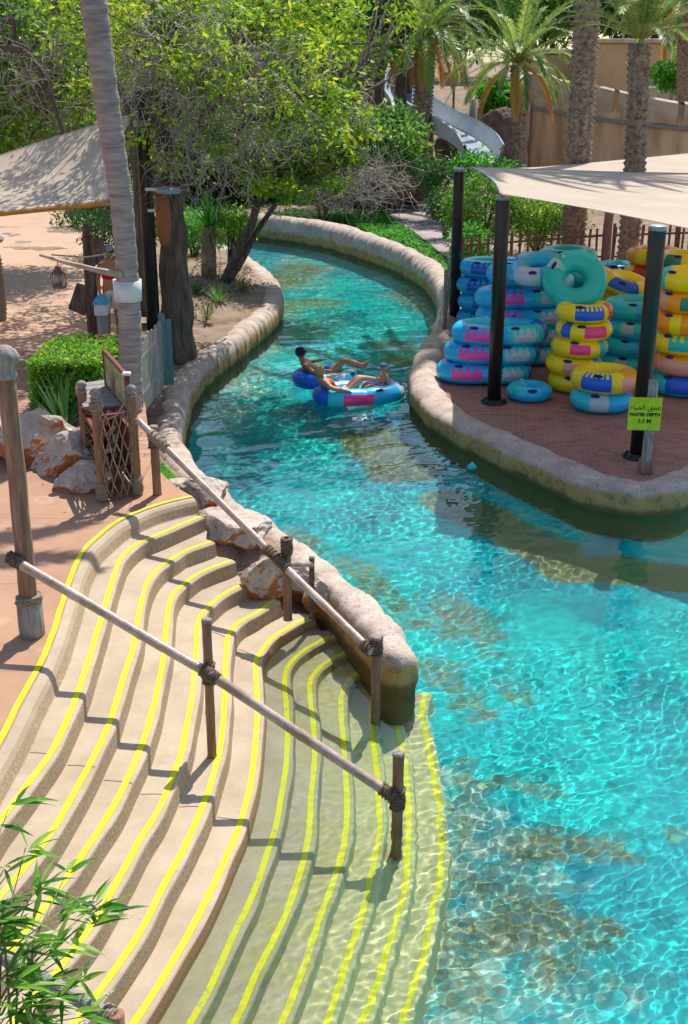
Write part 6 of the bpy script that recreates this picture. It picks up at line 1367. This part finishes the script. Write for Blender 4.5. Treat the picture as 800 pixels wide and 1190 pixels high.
# ---------------------------------------------------------------- bamboo in the near corner
root = P(-40, 1290, DZ); root.y = max(root.y, 4.4); root.z = DZ
t = thing('bamboo_plant', root, 'fresh green bamboo sprays in the bottom left corner in front of the steps', 'bamboo')
mb = MB(); V = []; F = []; C = []
def blade(p, d, L_, w_):
    d = np.array(d)/np.linalg.norm(d); sd = unit(np.cross(d, np.array([0, 0, 1.0])+rng.normal(0, .3, 3))); nn = np.cross(sd, d); o = len(V); p = np.array(p); tv = rng.uniform(0, 1)
    for q, ww, dz_ in ((0, .12, 0), (.18, .8, .02), (.4, 1, .03), (.7, .62, .0), (1, .03, -.09)):
        c = p+d*L_*q+np.array([0, 0, 1])*dz_*L_; V.append(c+sd*w_*ww); V.append(c+nn*(-w_*.25)*ww); V.append(c-sd*w_*ww)
    for i in range(4):
        for j in (0, 1): F.append((o+3*i+j, o+3*i+j+1, o+3*i+j+4, o+3*i+j+3))
    C.extend([tv]*15)
for cpx, cpy, Yc, k in ((10,940,5.6,4),(30,985,5.5,5),(5,1010,5.4,5),(40,1035,5.5,6),(15,1065,5.3,6),(75,1020,5.7,4),(70,1060,5.5,6),(105,1070,5.5,6),(120,1045,5.7,4),(35,1100,5.2,7),(10,1125,5.1,7),(60,1095,5.3,5),(126,1045,5.6,3),(98,1133,5.3,3),(25,1150,5.0,7),(60,1170,5.0,7),(15,1180,4.9,8),(95,1182,5.1,6),(45,1140,5.1,5),(0,1090,5.2,6),(85,1105,5.3,4),(-20,1050,5.2,6),(-25,1130,5.0,6),(40,1195,4.9,7),(0,970,5.5,5)):
    c = PD(cpx, cpy, Yc); a = root.lerp(c, .15)+Vector((rng.uniform(-.25, .25), rng.uniform(-.1, .1), 0)); mid = a.lerp(c, .55)+Vector((-.08, 0, .12))
    mb.tube([a, mid, c], [.009, .006, .003], 5)
    for s_ in range(2 if k > 5 else 1):
        cc = c+Vector(rng.normal(0, .035, 3)); out = (c-mid).normalized()
        for i in range(k): 
            d = Vector((rng.normal(.35, .75), rng.normal(-.1, .5), rng.normal(-.12, .4)))+out*.5; blade(cc+Vector(rng.normal(0, .012, 3)), d, rng.uniform(.15, .27), rng.uniform(.012, .020))
mb.build('culms', mat('bamboo_culm', ((.25, .28, .08), (.14, .15, .05)), .6), t)
npmesh('leaves', V, F, leafmat('bamboo_leaf', [(.03, .11, .015), (.09, .28, .03), (.18, .42, .04), (.32, .50, .08)], .45, .35), t, var=C)
# ================================================================ slides, wall and buildings behind
fib = mat('slide_fibreglass', ((.76, .78, .80), (.60, .63, .67)), .35, scale=1.5, spec=.5)
fibin = mat('slide_water', ((.30, .42, .56), (.45, .56, .66)), .15, scale=4, spec=.6, bump=.2, bscale=6)
def flume(label, path, w_, h, dark=True):
    Q = resample([v3(p) for p in path], n=46); t = thing('water_slide', path[-1], label, 'water slide'); tn = np.gradient(Q, axis=0); tn[:, 2] = 0; tn = unit(tn); sd = np.stack([tn[:, 1], -tn[:, 0], 0*tn[:, 0]], 1)
    pr = [(-1.08, .95), (-1.0, 1.0), (-.93, .8), (-.75, .25), (-.35, 0), (.35, 0), (.75, .25), (.93, .8), (1.0, 1.0), (1.08, .95), (1.02, .7), (.85, .1), (.4, -.18), (-.4, -.18), (-.85, .1), (-1.02, .7)]
    V = np.stack([Q+sd*a*w_/2+np.array([0, 0, b*h]) for a, b in pr], 1); K = len(pr); n = len(Q); ii = np.arange(n*K).reshape(n, K)
    F = [(ii[i, j], ii[i, (j+1) % K], ii[i+1, (j+1) % K], ii[i+1, j]) for i in range(n-1) for j in range(K)]; npmesh('trough', V.reshape(-1, 3), F, fib, t, smooth=False)
    V = np.stack([Q+sd*a*w_/2+np.array([0, 0, .14*h]) for a in (-.62, .62)], 1).reshape(-1, 3); i = np.arange(n-1)*2; npmesh('running_water', V, np.stack([i, i+2, i+3, i+1], 1), fibin, t)
    mb = MB()
    for i in range(3, n, 9): mb.tube([Q[i]+sd[i]*a*w_/2*1.05+np.array([0, 0, b*h]) for a, b in pr[1:9]], .03, 5)
    mb.build('seam_ribs', M['steel'], t)
    if dark: mb = MB(); mb.tube([Vector(q)+Vector(s_)*w_*.33+Vector((0, 0, h*.45)) for q, s_ in zip(Q[::3], sd[::3])], .05, 5); mb.build('dark_hose', M['black'], t)
    for i in (8, 22, 36): mb = MB(); c = Q[i]; mb.tube([(c[0], c[1], c[2]-.1), (c[0], c[1], gz(c[0], c[1])-.3)], .13, 8); mb.build('support', M['wood'], t)
    return t
flume('broad pale water slide curving down between the short palm and the concrete wall', [PD(470, 110, 66), PD(482, 130, 62), PD(502, 146, 58.5), PD(532, 162, 55), PD(552, 177, 52.5), PD(562, 193, 51)], 1.6, .85)
flume('narrow white water slide higher up behind the slender trunks', [PD(428, 84, 84), PD(434, 92, 80), PD(450, 106, 76), PD(470, 125, 72), PD(478, 150, 69)], 1.7, .7, False)
# concrete channel wall
cw = mat('stained_concrete', ((.80, .57, .36), (.48, .30, .18), (.68, .46, .28)), .9, stretch=(1, 1, .25), scale=1.3, bump=.4, bscale=8)
cw2 = mat('pale_concrete', ((.62, .50, .38), (.46, .36, .27)), .9, stretch=(1, 1, .5), scale=1.5, bump=.4, bscale=8)
A_ = resample([v3(PD(608, 190, 62)), v3(PD(660, 190, 59)), v3(PD(720, 190, 56.5)), v3(PD(800, 190, 55)), v3(PD(900, 190, 54))], n=50)
t = thing('concrete_wall', Vector(A_[20]), 'tall stained ochre concrete channel wall behind the date palms', 'wall')
tops = np.interp(np.linspace(0, 1, 50), [0, .17, .4, .66, 1], [84, 92, 101, 118, 130])
V = []; V2 = []
for i, q in enumerate(A_):
    X = PX(q)[0]; zt = PD(X, tops[i], q[1]).z; z0 = gz(q[0], q[1])-.6; V += [(q[0], q[1], z0), (q[0], q[1], zt-.1), (q[0], q[1]+.5, zt-.1), (q[0], q[1]+.5, z0)]
    wv = .12*math.sin(i*.6)+.08*math.sin(i*1.7); V2 += [(q[0], q[1]-.05, zt-1.0+wv*.6), (q[0], q[1]-.38, zt-.55), (q[0], q[1]-.42, zt-.05), (q[0], q[1]-.2, zt+.04), (q[0], q[1]+.7, zt+.04), (q[0], q[1]+.7, zt-.9)]
F = [(i*4+j, i*4+(j+1) % 4, i*4+4+(j+1) % 4, i*4+4+j)[::-1] for i in range(49) for j in range(4)]+[(0, 1, 2, 3)]; npmesh('wall_face', V, F, cw, t)
F = [(i*6+j, i*6+(j+1) % 6, i*6+6+(j+1) % 6, i*6+6+j)[::-1] for i in range(49) if i not in (8, 22, 33) for j in range(6)]; npmesh('overhanging_lip', V2, F, cw2, t)
mb = MB(); mb.tube([Vector((q[0], q[1]-.12, PD(PX(q)[0], 124+i*.75, q[1]).z)) for i, q in enumerate(A_)], .09, 6); mb.build('pipe', M['greywood'], t)
mb = MB()
for i in range(8): 
    q = A_[i]; 
q = A_[0]; mb.box((q[0]-.1, q[1]-.3, gz(q[0], q[1])+1.6), (.5, .6, 4.0), ch=.1); mb.build('end_pier', cw2, t)
def block(name, label, px0, px1, py0, py1, Y, m, depth=5, cat='building', roof=None, wins=0):
    a = PD(px0, py1, Y); b = PD(px1, py0, Y); z0 = gz((a.x+b.x)/2, Y)-.5; t = thing(name, ((a.x+b.x)/2, Y, max(z0+.5, 0)), label, cat)
    mb = MB(); mb.box(((a.x+b.x)/2, Y+depth/2, (min(z0, a.z)+b.z)/2), (b.x-a.x, depth, b.z-min(z0, a.z)), ch=.08); mb.build('wall', m, t)
    mb = MB(); mb.box(((a.x+b.x)/2, Y+depth/2, b.z+.12), (b.x-a.x+.5, depth+.5, .24), ch=.04); mb.build('coping', cw2, t)
    for k in range(wins): x = a.x+(b.x-a.x)*(k+.6)/(wins+.2); mb = MB(); mb.box((x, Y-.02, b.z-1.1), (.8, .1, 1.0)); mb.build('window', M['black'], t)
    return t
tanw = mat('tan_render', ((.66, .45, .26), (.54, .36, .20)), .9, scale=.8)
block('tan_building', 'tan rendered building behind the palm at the top right', 684, 790, 50, 110, 74, tanw, 6)
block('tan_building', 'low ochre building behind the tallest date palm', 606, 684, 62, 110, 78, tanw, 5)
block('terrace_wall', 'pale slanting terrace wall behind the right date palm', 735, 900, 78, 115, 68, cw2, 1, 'wall')
# rust-red rockwork by the upper slide
red = mat('rust_rock', ((.38, .14, .09), (.18, .07, .05)), .9, scale=2, bump=1, bscale=6, dist=.1)
for px, py, Y, s_, sd_, lab in ((405, 100, 70, 2.2, 31, 'rust-red artificial rock left of the upper slide'), (390, 75, 74, 2.0, 32, 'smaller rust-red rock above the large one'), (425, 150, 62, 1.6, 33, 'rust-brown rock below the upper slide')):
    c = PD(px, py, Y); boulder(c, (s_*.8, s_*.8, s_*1.1), sd_, lab, m=red)
    c2 = Vector((c.x, c.y+.6, 0)); 
drk = mat('dark_rock', ((.20, .14, .11), (.09, .06, .05)), .9, scale=2, bump=1, bscale=6, dist=.1)
for px, py, Y, sx, sz_, sd_, lab in ((440, 222, 50, 1.7, .9, 41, 'pile of layered dark stone at the left of the path'), (478, 215, 51, .9, 1.0, 42, 'upright dark stone beside the path'), (585, 175, 57, 1.4, 1.9, 43, 'dark rough rock face between slide and palm'), (122, 262, 43, 1.6, 1.5, 44, 'brown rock at the curved edge of the tan plaza'), (540, 175, 60, 1.5, 1.0, 45, 'dark rock under the white slide')):
    c = PD(px, py, Y); boulder(c, (sx, .9, sz_), sd_, lab, m=drk)
# sandy slope sheet objects: a signboard and a short post on the sand
q = PD(527, 128, 66); q.z = gz(q.x, q.y)
t = thing('small_sign', q, 'small wooden sign on a stake on the sandy slope above the slide', 'sign')
mb = MB(); mb.tube([q, Vector((q.x, q.y, PD(527, 98, 66).z))], .07, 6); mb.build('stake', M['wood'], t); mb = MB(); mb.box(PD(526, 92, 66), (1.1, .08, .7), ch=.02); mb.build('board', M['greywood'], t)
q = PD(550, 135, 62); q.z = gz(q.x, q.y)
t = thing('short_post', q, 'stubby grey post beside the white slide', 'post'); mb = MB(); mb.tube([q, Vector((q.x, q.y, PD(549, 115, 62).z))], .2, 10); mb.build('shaft', M['greywood'], t)
q = P(503, 252, .5); t = thing('sapling', q, 'thin dark sapling stem beside the path on the far bank', 'sapling'); mb = MB(); mb.tube([q, PD(500, 232, q.y), PD(508, 205, q.y)], [.07, .05, .03], 6); mb.build('trunk', M['bark'], t); leafcloud('crown', clumps([(v3(PD(508, 198, q.y)), (.9, .8, .45))], 60, -.1, .2), 22, (.13, .13, .1), .14, G3, t)
q = P(445, 246, .5); t = thing('sapling', q, 'thin twisted bare sapling behind the dead twigs', 'sapling'); mb = MB(); mb.tube([q, PD(442, 225, q.y), PD(448, 205, q.y)], [.07, .05, .03], 6); mb.build('trunk', M['bark'], t); leafcloud('crown', clumps([(v3(PD(448, 200, q.y)), (.8, .8, .35))], 40, -.1, .2), 20, (.13, .13, .1), .14, G6, t)
# a tiny float drifting near the island and a leaf on the water
q = P(549, 543, .03); t = thing('pool_float', q, 'small teal float drifting near the island kerb', 'float'); mb = MB(); mb.lathe(q, [(.05, -.04), (.085, -.01), (.085, .02), (.05, .05), (.02, .06)], 14); mb.build('body', pl['teal'], t)
mb = MB(); mb.lathe(q, [(.02, .055), (.02, .08)], 8); mb.build('cap', M['white'], t)
